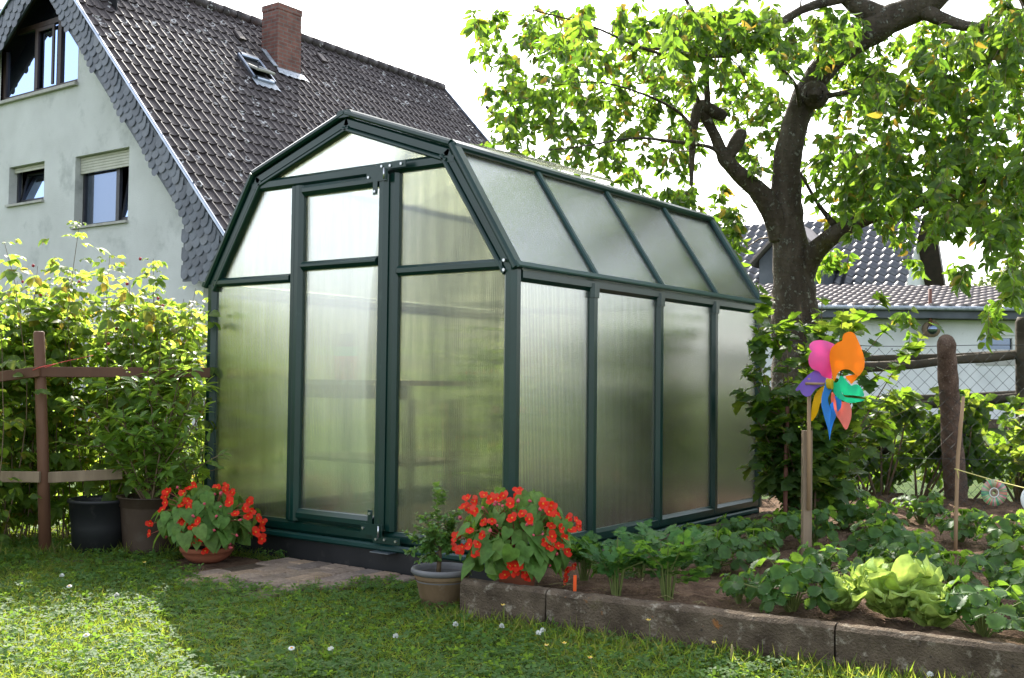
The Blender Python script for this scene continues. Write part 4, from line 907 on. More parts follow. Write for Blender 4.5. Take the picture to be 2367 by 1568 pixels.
# ---- cherry tree
def cherry():
    D0 = 8.3
    base = pd(1842, 1130, D0); base[2] = GZ-.1
    t = thing('cherry_tree', 'old leaning cherry tree with lichen covered trunk and drooping leaves', 'tree', base)
    def path(pts): return [pd(u, v, d) for u, v, d, r in pts], [r/FPX*d for u, v, d, r in pts]
    nodes = []
    def dens(P, Rr, n=5):
        out = []; ro = []
        for i in range(len(P)-1):
            a0 = P[max(i-1, 0)]; a1 = P[i]; a2 = P[i+1]; a3 = P[min(i+2, len(P)-1)]
            for k in range(n):
                s_ = k/n; out.append(.5*((2*a1)+(-a0+a2)*s_+(2*a0-5*a1+4*a2-a3)*s_**2+(-a0+3*a1-3*a2+a3)*s_**3)); ro.append(Rr[i]*(1-s_)+Rr[i+1]*s_)
        return out+[P[-1]], ro+[Rr[-1]]
    m = MB()
    limbs = [
     ([(1850, 1160, 8.3, 72), (1844, 1000, 8.3, 62), (1838, 800, 8.3, 54), (1836, 690, 8.3, 51), (1826, 570, 8.3, 39), (1817, 470, 8.3, 37), (1822, 370, 8.25, 32), (1842, 280, 8.2, 31), (1878, 195, 8.1, 30), (1940, 120, 8.0, 31), (2040, 55, 7.9, 36), (2140, 5, 7.8, 33), (2230, -90, 7.7, 28), (2280, -260, 7.7, 22), (2300, -480, 7.8, 12)], 14, .16),
     ([(1808, 545, 8.3, 32), (1768, 462, 8.2, 23), (1718, 410, 8.1, 20), (1680, 372, 8.0, 18), (1666, 345, 8.0, 13), (1640, 290, 7.95, 12), (1622, 254, 7.9, 13)], 10, .2),
     ([(1682, 362, 8.0, 15), (1700, 335, 8.0, 17), (1713, 308, 8.0, 14), (1716, 300, 8.0, 8)], 10, .2),
     ([(1676, 272, 7.95, 9), (1668, 267, 7.95, 14), (1640, 254, 7.9, 15), (1616, 247, 7.9, 14), (1604, 290, 7.9, 11), (1600, 350, 7.9, 8), (1598, 430, 7.9, 4)], 10, .2),
     ([(1838, 670, 8.3, 34), (1868, 608, 8.25, 26), (1900, 568, 8.1, 22), (1950, 530, 8.0, 19), (2016, 502, 7.9, 15), (2120, 470, 7.7, 13), (2260, 420, 7.4, 8), (2380, 400, 7.1, 5)], 10, .18),
     ([(2060, 45, 7.9, 26), (1990, 20, 7.9, 22), (1955, -10, 7.9, 20), (1880, -120, 7.9, 16), (1760, -260, 7.8, 11), (1600, -360, 7.6, 6)], 10, .2),
     ([(1960, -5, 7.9, 13), (1850, 25, 7.8, 10), (1720, 112, 7.6, 8), (1640, 130, 7.4, 5), (1500, 110, 7.2, 3)], 7, .12),
     ([(1636, 250, 7.9, 8), (1632, 160, 7.8, 6), (1628, 80, 7.7, 6), (1586, 0, 7.6, 4), (1540, -90, 7.5, 3)], 6, .1),
     ([(1665, 362, 8.0, 6), (1640, 340, 7.9, 4.5), (1543, 326, 7.7, 4), (1462, 320, 7.4, 3), (1321, 342, 7.1, 1.6), (1200, 350, 6.9, 1)], 5, 0),
     ([(1618, 245, 7.9, 6), (1571, 150, 7.6, 4), (1462, 103, 7.3, 3), (1364, 60, 7.1, 2.4), (1220, 20, 6.9, 1.4)], 5, 0),
     ([(1605, 310, 7.9, 6), (1571, 261, 7.7, 4), (1484, 217, 7.4, 2.4), (1380, 190, 7.2, 1.6), (1260, 200, 7, 1)], 5, 0),
     ([(1929, 521, 8.05, 8), (1890, 470, 8.0, 4.5), (1850, 400, 7.9, 3)], 5, 0),
     ([(1868, 233, 8.15, 9), (1950, 215, 7.9, 6), (2040, 205, 7.6, 4), (2180, 260, 7.3, 2.5), (2330, 300, 7, 1.6)], 6, .1),
     ([(1850, 270, 8.2, 7), (1840, 200, 7.9, 5), (1800, 150, 7.7, 3.5), (1770, 90, 7.5, 2)], 5, 0),
     ([(2120, 20, 7.8, 20), (2230, 60, 7.6, 13), (2330, 60, 7.4, 10), (2480, 30, 7.2, 6), (2650, 40, 7.0, 3)], 8, .15),
     ([(2280, -220, 7.7, 16), (2420, -330, 7.6, 10), (2620, -380, 7.5, 5)], 7, .15),
     ([(2210, -60, 7.7, 18), (2120, -220, 7.6, 12), (1980, -420, 7.5, 7), (1850, -560, 7.4, 3)], 7, .15),
     ([(2230, -100, 8.0, 16), (2330, -60, 8.8, 11), (2400, 60, 9.4, 7), (2480, 200, 9.8, 4)], 7, .15)]
    for pts, k, ro in limbs:
        P, Rr = path(pts); P, Rr = dens(P, Rr, 7 if k > 8 else 4)
        if k > 8 and len(pts) > 10: P[0][2] = GZ-.1
        m.tube(P, Rr, max(k, 6), rough=ro, fr=5); nodes += [(p, r) for p, r in zip(P, Rr) if r < .12]
    # knot hole on the trunk
    kh = pd(1882, 218, 8.0); q = nrm(CP-kh)
    tr = m.obj('trunk', 'bark', t)
    km = MB(); km.tube([kh-q*.06, kh+q*.0, kh+q*.012, kh-q*.02], [.11, .09, .065, .045], 14, rough=.2); km.obj('knot', 'bark', tr)
    # leaf clusters: picture-guided volume plus the crown above and beside the frame
    E_ = [(1500,15,110,35,10),(1640,10,110,30,14),(1740,20,60,40,8),(1400,20,80,30,6),(1180,60,90,70,13),(1200,190,70,80,13),(1250,130,100,80,13),(1150,330,50,25,5),(1180,270,50,40,7),(1290,30,90,50,14),(1330,200,110,90,22),(1290,300,60,60,8),(1250,370,40,20,4),(1400,90,120,80,22),(1420,230,100,80,20),(1440,340,60,50,8),
          (1550,80,120,80,24),(1560,200,90,70,16),(1580,310,70,60,11),(1550,420,60,30,6),(1480,430,25,20,3),(1650,60,100,60,18),(1680,180,90,70,15),(1640,440,60,50,7),(1600,490,50,30,6),(1700,500,40,40,6),(1685,560,25,50,5),(1760,60,100,70,20),(1750,250,60,80,11),(1740,340,50,50,6),(1735,640,20,25,3),
          (1850,60,90,60,16),(1800,230,60,50,7),(1850,340,55,50,9),(1960,180,100,90,26),(2060,120,130,110,40),(2200,120,150,120,52),(2320,200,90,200,52),(2000,330,110,90,34),(2130,330,130,110,46),(2260,410,115,95,44),(2030,425,100,45,18),(2215,455,90,40,14),(2330,540,50,70,16),
          (1960,420,60,60,11),(1950,570,60,20,5),(2060,500,50,15,3),(2290,690,30,20,3),(2090,715,15,20,2),(2225,590,25,30,3),(2100,585,15,10,1),(1950,30,80,40,12),(2330,40,80,60,20),(1110,20,30,20,3),(1350,400,30,15,3),(2340,640,30,40,5)]
    SHOW = [(1835, 700, 1815, 440, 62), (1815, 440, 1850, 260, 58), (1850, 260, 1920, 140, 55), (1920, 140, 2060, 45, 55), (2060, 45, 2160, 0, 45), (1800, 520, 1690, 380, 42), (1870, 605, 2010, 505, 48), (1690, 375, 1620, 250, 30), (1604, 250, 1600, 350, 20)]
    T = []
    for cx, cy, rx, ry, wgt in E_:
        for _ in range(int(wgt*(1.45 if cx < 1780 else 1.55))):
            a_ = random.uniform(0, 2*PI); r = math.sqrt(random.random()); u = cx+rx*r*math.cos(a_); v = cy+ry*r*math.sin(a_)
            dm = 7.0+.9*min(1, max(0, (u-1100)/700)) if u < 1800 else 7.8-.5*min(1, (u-1800)/600)
            lim = min((math.hypot(u-a0-(c0-a0)*q_, v-b0-(e0-b0)*q_)-w0 for a0, b0, c0, e0, w0 in SHOW for q_ in (0, .25, .5, .75, 1)))
            T.append((pd(u, v+14, (dm+random.gauss(0, .55)) if lim > 0 else 8.75+abs(random.gauss(0, .35))), True))
    n_out = 0
    while n_out < 420:
        u = random.uniform(1000, 2950); v = random.uniform(-1000, -40) if random.random() < .66 else random.uniform(-40, 620)
        if v > -40 and u < 2420: continue
        if ((u-1980)/980)**2+((v+100)/900)**2 > 1: continue
        T.append((pd(u, v, random.uniform(6.6, 9.6)), False)); n_out += 1
    LIT = [pz(u, v, .08) for u, v in ((1830, 1390), (1780, 1380), (1900, 1390), (1990, 1400), (2068, 1410), (2150, 1430), (2271, 1450), (2350, 1400), (1930, 1430), (2220, 1330), (2245, 1250))]+[pz(u, v, GZ) for u, v in ((1680, 1500), (1750, 1530), (1850, 1520), (1950, 1545), (2050, 1555), (2150, 1560), (2300, 1560), (1700, 1565), (1620, 1545), (2100, 1530), (1800, 1560))]+[pd(1880, 880, 4.9), pd(1960, 830, 4.9), pd(1863, 1050, 4.9), pd(1960, 790, 4.86), pd(1900, 825, 4.86), pd(1975, 915, 4.86), pd(1930, 940, 4.86), pd(1940, 805, 4.84), pd(1885, 850, 4.86), pd(1990, 900, 4.84), pd(1950, 870, 4.84), pd(1912, 980, 4.86), pd(2300, 1140, 4.86), pd(2300, 990, 8)]
    sdv = np.array(SD); T2 = []
    for p, inn in T:
        rel = p[None]-np.array(LIT); k_ = rel@sdv; dist = np.linalg.norm(rel-k_[:, None]*sdv, axis=1); blk = np.min(np.where(k_ > .5, dist, 9))
        if not inn and blk < .5: continue
        if inn and blk < .44:      # same twig a little nearer or farther, so that the sun reaches the bed
            u_, v_, d_ = proj(p)
            for _k in range(14):
                p2 = pd(u_, v_, random.uniform(6.1, 9.2)); rel = p2[None]-np.array(LIT); k_ = rel@sdv; dist = np.linalg.norm(rel-k_[:, None]*sdv, axis=1)
                if np.min(np.where(k_ > .5, dist, 9)) > .44: p = p2; break
        T2.append((p, inn))
    T = T2
    P = np.array([p for p, _ in T]); npos = [p for p, r in nodes]; nr = [r for p, r in nodes]
    d0 = np.min(np.linalg.norm(P[:, None]-np.array(npos)[None], axis=2), axis=1); order = np.argsort(d0)
    tw = MB(); NP = np.zeros((len(npos)+len(T)*3, 3)); NP[:len(npos)] = npos; cnt = len(npos); NR = list(nr)
    lp, ld, lu, lsz = [], [], [], []
    for i in order:
        p = P[i]; dd = np.linalg.norm(NP[:cnt]-p, axis=1); j = int(np.argmin(dd)); a0 = NP[j].copy(); L = dd[j]
        mid_ = (a0+p)/2+V3(0, 0, .12*L)+RNG.normal(0, .05*L, 3); r0 = min(NR[j]*.8, .004+.010*min(1, L)); end = p+V3(RNG.normal(0, .05), RNG.normal(0, .05), -RNG.uniform(.04, .22))
        pts = [a0, mid_, p, (p+end)/2+RNG.normal(0, .02, 3), end]; tw.tube(pts, [r0, r0*.7, r0*.45+.001, .002, .0012], 4, True, False)
        NP[cnt] = mid_; NR.append(r0*.7); NP[cnt+1] = p; NR.append(r0*.5); cnt += 2
        inn = T[i][1]; n = RNG.integers(13, 22) if inn else 16
        s_ = RNG.uniform(.25, 1, n); seg = np.array(pts[1:]); q = s_*3; k = np.minimum(q.astype(int), 2); f = (q-k)[:, None]; pos = seg[k]*(1-f)+seg[k+1]*f
        dr = rdir(n, -1.0, .1)+V3(0, 0, -.35); lp.append(pos+nrm(dr)*.015); ld.append(dr); u_ = rdir(n, -.3, .6); lu.append(u_); lsz.append(RNG.uniform(.045, .098, n)*(1 if inn else 1.25))
    tw.obj('twigs', 'brownstem', t)
    lp, ld, lu, lsz = map(np.concatenate, (lp, ld, lu, lsz))
    link('crown', leafmesh('crown', [(T_cherry, lp, ld, lu, lsz, 0)], ['cherry']), t)
cherry()
# ================================================================== HEDGE ON THE LEFT, wooden fence
def tops(u):   # image height of the hedge top
    xs = [-400, 0, 60, 120, 150, 180, 230, 300, 350, 390, 430, 480, 700]; ys = [600, 620, 650, 640, 600, 640, 655, 665, 650, 660, 690, 700, 720]
    return float(np.interp(u, xs, ys))
def hedge(name, label, n, fdepth, u0, u1, vbot, ncane, shoots, seed, mat='rasp', zbase=GZ):
    t = thing(name, label, 'hedge', V3(*(pd((u0+u1)/2, 1250, fdepth)[:2]), GZ)); rng = np.random.default_rng(seed)
    m = MB(); lp, ld, lu, ls = [], [], [], []; bp_ = []
    def cane(u, d, vt, nl, full=True, rad=.0036):
        top = pd(u, vt, d); b_ = V3(top[0]+rng.normal(0, .08), top[1]+rng.normal(0, .08), zbase); k = 7
        bend = rng.normal(0, .10, 2); P = []
        for i in range(k+1):
            s_ = i/k; P.append(b_*(1-s_)+top*s_+V3(bend[0]*math.sin(PI*s_), bend[1]*math.sin(PI*s_), 0)+rng.normal(0, .006, 3))
        m.tube(P, [rad*(1.1-.8*i/k) for i in range(k+1)], 5, True, False)
        P = np.array(P); s_ = (1-.93*rng.random(nl)**1.25)*k*.999; i0 = s_.astype(int); f = (s_-i0)[:, None]; q = P[i0]*(1-f)+P[i0+1]*f
        a_ = rng.uniform(0, 2*PI, nl); tl = rng.uniform(.03, .16, nl)*np.where(s_/k > .92, .4, 1); o = np.stack([np.cos(a_), np.sin(a_), rng.uniform(-.1, .5, nl)], 1)*tl[:, None]
        pos = q+o; dr = np.stack([np.cos(a_), np.sin(a_), rng.uniform(-1.0, .15, nl)], 1); up_ = np.stack([rng.normal(0, .4, nl), rng.normal(0, .4, nl), np.ones(nl)], 1)
        sz = rng.uniform(.042, .086, nl)*np.where(s_/k > .95, .55, 1)
        for da, sc in ((0, 1), (1.0, .8), (-1.0, .8)):     # three leaflets
            ca, sa = math.cos(da), math.sin(da); d2 = np.stack([dr[:, 0]*ca-dr[:, 1]*sa, dr[:, 0]*sa+dr[:, 1]*ca, dr[:, 2]], 1)
            lp.append(pos+nrm(d2)*.008); ld.append(d2); lu.append(up_); ls.append(sz*sc)
        if rng.random() < .35: bp_.append(P[-1]+rng.normal(0, .03, 3)); bp_.append(P[-2]+rng.normal(0, .06, 3))
    for i in range(ncane):
        u = rng.uniform(u0, u1); d = fdepth+.16+abs(rng.normal(0, .28))-(.5 if u < 70 and rng.random() < .16 else 0); cane(u, d, tops(u)+abs(rng.normal(0, 55))+rng.uniform(0, 130)*(rng.random() < .45), int(n/ncane))
    for (u, v, d, nl) in shoots: cane(u, d, v, nl*2, True, .004)
    m.obj('canes', 'brownstem', t)
    lp, ld, lu, ls = map(np.concatenate, (lp, ld, lu, ls))
    link('foliage', leafmesh('foliage', [(T_rasp, lp, ld, lu, ls, 0)], [mat]), t)
    for b_ in bp_:
        q = MB(); q.ball(b_, .0085, 7, 1.1); q.obj('berry', 'berry', t)
hedge('raspberry_hedge', 'sunlit yellow green raspberry hedge behind the brown wooden fence', 6800, 5.47, -560, 452, 1290, 150,
      [(182, 505, 5.6, 42), (12, 560, 5.4, 36), (352, 598, 5.6, 34), (255, 585, 5.7, 30), (90, 615, 5.7, 26), (455, 660, 5.6, 24), (300, 640, 5.5, 26)], 3)
# wooden fence: post and two rails
wf = thing('wooden_fence', 'brown stained garden fence, round post with two thin rails', 'fence', (-2.26, -.66, GZ))
pb = V3(-2.262, -.66, GZ-.1); dpp = float((pb-CP)@FW); ptop = pd(90, 769, dpp)
m = MB(); m.tube([pb, (pb+ptop)/2+V3(.005, 0, 0), ptop, ptop+V3(0, 0, .006)], [.029, .027, .025, .019], 12, rough=.06); m.obj('post', 'wood', wf)
def rail(p, q, h, mat='wood', par=None, wdt=.02): return MB().beam(p, q, wdt, h, (0, 0, 1), .15).obj('rail', mat, par)
o_ = HF*.032
rail(pd(-260, 905, dpp-.03), pd(92, 859, dpp-.04), .05, 'wood', wf); rail(pd(95, 860, dpp-.015), pd(485, 862, dpp+.3), .05, 'wood', wf)
rail(pd(-260, 1100, dpp-.03), pd(92, 1103, dpp-.04), .052, 'greywood', wf); rail(pd(95, 1105, dpp-.015), pd(282, 1096, dpp+.15), .052, 'greywood', wf)
st = MB(); a = pd(76, 856, dpp-.06); st.tube([a, pd(90, 850, dpp-.075), pd(106, 846, dpp-.06), pd(128, 842, dpp-.02)], .0025, 5); st.tube([pd(104, 850, dpp-.065), pd(140, 838, dpp), pd(215, 822, dpp+.15)], .0018, 5); st.obj('string', 'redstring', wf)
# greenery behind the greenhouse and along its left side
def bushrow(name, label, pts, n, sz, mat, seed, h, cat='bush'):
    rng = np.random.default_rng(seed); t = thing(name, label, cat, V3(pts[0][0], pts[0][1], GZ)); cs, rs = [], []
    for x, y, r in pts:
        for _ in range(7): cs.append(V3(x+rng.normal(0, r*.45), y+rng.normal(0, r*.45), GZ+rng.uniform(.2, h))); q = r*rng.uniform(.3, .55); rs.append([q, q, q])
    m = MB()
    for k_, c_ in enumerate(cs): q_ = pts[k_//7]; m.tube([V3(q_[0], q_[1], GZ-.02), V3(q_[0]*.4+c_[0]*.6, q_[1]*.4+c_[1]*.6, (GZ+c_[2])/2), c_], [.011, .008, .004], 5)
    for q_, q2 in zip(pts, pts[1:]): m.tube([(q_[0], q_[1], GZ-.03), (q2[0], q2[1], GZ-.03)], .02, 5)  # unseen tubes added below ground to join the stems in one piece
    m.obj('stems', 'brownstem', t); link('foliage', leafmesh('foliage', [leafcloud(cs, rs, n, sz, T_rasp, (-1, .4))], [mat]), t)
bushrow('raspberry_hedge', 'raspberry hedge growing along the far left side of the greenhouse', [(-2.7, .6, .5), (-2.75, 1.4, .5), (-2.8, 2.2, .5), (-2.8, 3.0, .5)], 620, (.06, .1), 'rasp', 5, 1.2, 'hedge')
bushrow('garden_bush', 'broad green bush beyond the far end of the greenhouse', [(-2.4, 3.4, .45), (-1.9, 3.6, .45), (-1.4, 3.6, .4), (-.95, 3.7, .4), (-2.8, 4.6, .6), (-2.0, 5.2, .6)], 1300, (.07, .12), 'rasp', 6, .95)
bushrow('garden_bush', 'bush behind the chain link fence beside the concrete post', [(.0, 3.9, .3), (.25, 4.0, .3), (.45, 4.15, .3), (.7, 4.3, .3)], 1800, (.06, .11), 'currant', 8, .75)
bushrow('garden_bush', 'low sunlit bush behind the fence, right of the concrete post', [(1.2, 4.4, .25), (1.45, 4.6, .25), (1.65, 4.85, .3), (1.95, 5.15, .3)], 1500, (.06, .11), 'rasp', 9, .62)
bushrow('garden_bush', 'dark low bush behind the fence at the right edge', [(2.0, 5.3, .3), (2.3, 5.5, .3), (2.6, 5.8, .3), (3.2, 6.1, .35), (3.8, 6.5, .35), (4.5, 7.0, .4), (1.0, 4.7, .3), (.0, 4.4, .3)], 1500, (.06, .11), 'currant', 10, .7)
# ================================================================== CHAIN LINK, LOG FENCE, POSTS
cpz = -.05
def chain():
    d0 = float((pz(2210, 1185, cpz)-CP)@FW)
    A = pd(1775, 1165, d0+.12); B = pd(3500, 1192, d0+.12); A[2] = B[2] = cpz-.02
    zt = (pd(1775, 800, d0+.12)[2]+pd(2560, 797, d0+.12)[2])/2; H = zt-cpz
    Ux = nrm(B-A); L = float(np.linalg.norm(B-A)); Nn = np.cross(Ux, ZUP)
    t = thing('chain_link_fence', 'grey chain link fence strung between the concrete post and the currant bush', 'fence', A)
    pitch = .082; m = MB(); n = int(L/pitch)
    for s_ in (1, -1):
        for i in range(-int(H/pitch)-1, n+int(H/pitch)+2):
            x0 = i*pitch; x1 = x0+s_*H; z0, z1 = 0, H
            if x0 < 0:
                if s_ < 0: continue
                z0 = -x0; x0 = 0
            if x0 > L:
                if s_ > 0: continue
                z0 = (x0-L); x0 = L
            if x1 > L: z1 -= (x1-L); x1 = L
            if x1 < 0: z1 += x1; x1 = 0
            if z1-z0 < .03: continue
            m.tube([A+Ux*x0+V3(0, 0, z0)+Nn*.0015*s_, A+Ux*x1+V3(0, 0, z1)+Nn*.0015*s_], .0014, 3, True, False)
    m.obj('mesh', 'wire', t)
    q = MB(); Q = [A+Ux*(L*i/14)+V3(0, 0, zt-cpz+.03-.02*math.sin(PI*i/14*3)**2) for i in range(15)]; q.tube(Q, .0022, 4); q.obj('top_wire', 'wire', t)
    q = MB(); Q = [A+Ux*(L*i/14)+V3(0, 0, .34+.004*math.sin(i)) for i in range(15)]; q.tube(Q, .0018, 4); q.obj('middle_wire', 'wire', t)
    return d0
dcp = chain()
t = thing('concrete_post', 'weathered reddish concrete fence post with a rounded top, leaning a little', 'fence post', pz(2210, 1185, cpz))
m = MB(); b0 = pz(2212, 1192, cpz-.1); tp_ = pd(2186, 776, dcp); P = [b0*(1-s_)+tp_*s_ for s_ in np.linspace(0, .955, 22)]; rr = [(.079*(1-s_)+.054*s_) for s_ in np.linspace(0, .955, 22)]
for q_, r_ in ((.97, .050), (.985, .042), (.996, .026), (1.0, .008)): P.append(b0*(1-q_)+tp_*q_); rr.append(r_)
m.tube(P, rr, 16, rough=.12, fr=14); m.obj('shaft', 'concpost', t)
dl = dcp+1.1
lf = thing('log_fence', 'dark weathered log fence with round rails behind the chain link', 'fence', V3(*pd(2360, 1180, dl)[:2], GZ))
def lograil(pts, r): m = MB(); m.tube([pd(u, v, d) for u, v, d in pts], [r/FPX*dl*(1+.1*math.sin(i*2.1)) for i in range(len(pts))], 9, rough=.25, fr=6); m.obj('rail', 'oldwood', lf)
lograil([(1990, 850, dl), (2060, 846, dl), (2120, 842, dl), (2190, 833, dl), (2280, 827, dl), (2375, 818, dl), (2500, 812, dl), (3000, 806, dl), (3600, 808, dl)], 11)
lograil([(2000, 829, dl+.2), (2090, 828, dl+.2), (2200, 823, dl+.2), (2350, 816, dl+.2)], 7)
lograil([(1980, 947, dl), (2060, 941, dl), (2140, 936, dl), (2200, 932, dl), (2280, 926, dl), (2375, 915, dl), (2500, 910, dl), (3000, 916, dl), (3600, 912, dl)], 10)
lograil([(2000, 924, dl+.2), (2090, 922, dl+.2), (2200, 918, dl+.2), (2355, 910, dl+.2)], 8)
lograil([(1990, 1042, dl), (2080, 1040, dl), (2180, 1038, dl), (2280, 1038, dl), (2375, 1036, dl), (2500, 1036, dl), (3000, 1042, dl), (3600, 1050, dl)], 10)
m = MB(); p0 = pd(2364, 1185, dl); p0[2] = GZ-.05; m.tube([p0, pd(2368, 960, dl-.02), pd(2366, 745, dl-.02), pd(2366, 733, dl-.02)], [.062, .058, .055, .04], 12, rough=.1); m.obj('post', 'oldwood', lf)
m = MB(); p0 = pd(3060, 1195, dl); p0[2] = GZ-.05; m.tube([p0, pd(3064, 970, dl-.02), pd(3062, 750, dl-.02), pd(3062, 738, dl-.02)], [.062, .058, .055, .04], 12, rough=.1); m.obj('post', 'oldwood', lf)
# stick with string and discs
ds = 4.95
q = MB(); b_ = pd(2208, 1250, ds); b_[2] = -.06; q.tube([b_, pd(2210, 1189, ds), pd(2214, 1060, ds), pd(2220, 990, ds), pd(2227, 917, ds)], [.0085, .0085, .008, .0085, .008], 8, rough=.2); tag(q.obj('bamboo_stick', 'palewood'), 'thin crooked stick standing before the concrete post, yellow string tied to it', 'stick')
q = MB(); q.tube([pd(2206, 1084, ds-.01), pd(2213, 1086, ds-.015), pd(2298, 1111, 4.87), pd(2367, 1128, 4.7), pd(2430, 1141, 4.5), pd(2700, 1185, 4.0)], .0026, 5); q.tube([pd(2212, 1086, ds-.012), pd(2214, 1095, ds-.012), pd(2216, 1106, ds-.012)], .002, 5)
tag(q.obj('string', 'string'), 'yellow string stretched from the thin stick towards the right edge', 'string')
q = MB(); p_ = pd(2700, 1185, 4.0); q.tube([(p_[0], p_[1], -.08), (p_[0]+.01, p_[1], .2), (p_[0], p_[1], p_[2]+.1)], [.0085, .008, .008], 8, rough=.2); tag(q.obj('bamboo_stick', 'palewood'), 'thin stick beyond the photo edge that holds the other end of the yellow string', 'stick')
def cd(u, v, d, label, yaw, mats, ink):
    c_ = pd(u, v, d); n_ = nrm(-HF+HR*yaw); x_ = nrm(np.cross(ZUP, n_)); y_ = np.cross(n_, x_)
    M_ = Matrix([[x_[0], y_[0], n_[0], c_[0]], [x_[1], y_[1], n_[1], c_[1]], [x_[2], y_[2], n_[2], c_[2]], [0, 0, 0, 1]])
    e = bpy.data.objects.new('compact_disc', None); COL.objects.link(e); e.matrix_world = M_; tag(e, label, 'disc', 'old discs hung up to scare birds')
    def ringp(r0, r1, z0, z1, name, mt, k=48):
        m = MB(); m.lathe([(r0, z0), (r1, z0), (r1, z1), (r0, z1), (r0, z0)], k=k); o = m.obj(name, mt); o.parent = e; return o
    ringp(.0185, .0222, -.0007, .0007, 'inner_ring', 'silver'); ringp(.0225, .06, -.0006, .0006, 'foil', mats); ringp(.0075, .0183, -.0005, .0005, 'hub', 'greywood' if mats == 'disc' else 'wire')
    if ink:
        for k_, (yy, pts) in enumerate(ink):
            m = MB(); m.tube([(x, y, .0011) for x, y in pts], .0007, 4); o = m.obj('handwriting', 'ink'); o.parent = e
cd(2298, 1139, 4.86, 'shiny iridescent disc hanging from the yellow string', .05, 'disc', None)
scr = [(0, [(-.050+.004*i, .018+.004*math.sin(i*1.9)) for i in range(10)]), (1, [(-.048+.004*i, .006+.004*math.sin(i*2.3+1)) for i in range(9)])]
cd(2397, 1155, 4.15, 'pale disc with green handwriting, cut off by the right edge', -.1, 'silver', scr)
# ================================================================== STAKE + PINWHEEL
dk = 4.93
sp = pz(1863, 1287, -.03); dk = float((sp-CP)@FW)
m = MB(); tpz = pd(1863, 996, dk); m.beam((sp[0], sp[1], -.25), (sp[0]+.004, sp[1], tpz[2]), .040, .040, tuple(HF), .08); tag(clean(m.obj('wooden_stake', 'greywood')), 'square weathered stake in the bed holding up the pinwheel', 'stake')
pw = thing('pinwheel', 'rainbow foam pinwheel on a wooden rod beside the square stake', 'pinwheel', pd(1872, 1200, dk+.005))
ro = HR*.012+HF*(-.005)
m = MB(); x_ = 1870.5; m.tube([pd(1869, 1180, dk-.026), pd(1870.5, 874, dk-.026)], .0085, 10); m.obj('rod', 'palewood', pw)
hubd = dk-.07; hub = pd(1916, 888, hubd)
m = MB(); m.tube([pd(1862, 887, dk-.036), pd(1921, 888, hubd-.02)], .006, 10); m.obj('axle', 'palewood', pw)
MAT['hub'] = foam('yellow_hub', (.8, .6, .02))
m = MB(); an = nrm(HF*.55-HR*.8); m.tube([hub-an*.012-HF*.012, hub+an*.012-HF*.012], .023, 20, False); m.obj('hub', 'hub', pw)
HZ = (485, 725); sc_ = 1/(3.486*1.2476)          # tracing scale -> photo pixels
def zz(x, y): return 1916+(x-HZ[0])*sc_, 888+(y-HZ[1])*sc_
def petal(col, name, out, depth, label):
    """foam sheet cut to 'out', bent in depth by the function depth(x,y) in metres"""
    bm = bmesh.new(); pts = []
    n = len(out)
    for i in range(n):       # smooth outline
        a0, a1, a2, a3 = (V3(*out[(i+k) % n], 0) for k in (-1, 0, 1, 2))
        for s_ in (0, .33, .66): pts.append(.5*((2*a1)+(-a0+a2)*s_+(2*a0-5*a1+4*a2-a3)*s_**2+(-a0+3*a1-3*a2+a3)*s_**3))
    vs = [bm.verts.new((p[0], p[1], 0)) for p in pts]; f = bm.faces.new(vs)
    bmesh.ops.triangulate(bm, faces=[f]); 
    for _ in range(3):
        es = [e for e in bm.edges if e.calc_length() > 45]
        if not es: break
        bmesh.ops.subdivide_edges(bm, edges=es, cuts=1); bmesh.ops.triangulate(bm, faces=[f for f in bm.faces if len(f.verts) > 3])
    for v in bm.verts:
        u_, v_ = zz(v.co.x, v.co.y); v.co = Vector(pd(u_, v_, hubd+depth(v.co.x, v.co.y)))
    bmesh.ops.recalc_face_normals(bm, faces=bm.faces)
    me = bpy.data.meshes.new(name); bm.to_mesh(me); bm.free(); me.materials.append(col); me.polygons.foreach_set('use_smooth', [True]*len(me.polygons))
    o = link(name, me, pw); md = o.modifiers.new('thick', 'SOLIDIFY'); md.thickness = .0014; es_ = o.modifiers.new('edges', 'EDGE_SPLIT'); es_.split_angle = math.radians(50); o['label'] = label; return o
f_or, f_pk, f_pu, f_ye, f_bl, f_re, f_gr = (foam(*a) for a in (('orange_foam', (.95, .38, .012)), ('pink_foam', (.85, .17, .47)), ('purple_foam', (.30, .17, .58)), ('yellow_foam', (.86, .62, .02)), ('blue_foam', (.06, .34, .75)), ('salmon_foam', (.86, .30, .24)), ('green_foam', (.03, .68, .40))))
bow = lambda x, y, cx, cy, r, k: k*(((x-cx)**2+(y-cy)**2)/r**2)
petal(f_or, 'petal', [(530, 690), (512, 600), (492, 480), (496, 400), (520, 350), (575, 308), (618, 288), (622, 250), (645, 215), (695, 200), (735, 214), (765, 260), (800, 340), (832, 430), (845, 500), (835, 575), (800, 630), (775, 645), (745, 622), (705, 588), (660, 577), (612, 585), (572, 620), (545, 690)], lambda x, y: -.01+.05*((x-600)/200)**2-.03*(x-600)/200, 'orange petal')
petal(f_or, 'petal', [(650, 652), (700, 636), (780, 630), (765, 665), (712, 725), (692, 702)], lambda x, y: .03, 'orange curl of the orange petal')
petal(f_pk, 'petal', [(512, 668), (470, 662), (425, 655), (385, 600), (330, 582), (290, 540), (279, 480), (295, 420), (312, 398), (290, 372), (292, 330), (325, 298), (385, 287), (450, 293), (505, 312), (545, 335), (520, 370), (505, 440), (508, 540)], lambda x, y: .02+.05*((y-480)/200)**2+.03*(x-400)/200, 'pink petal')
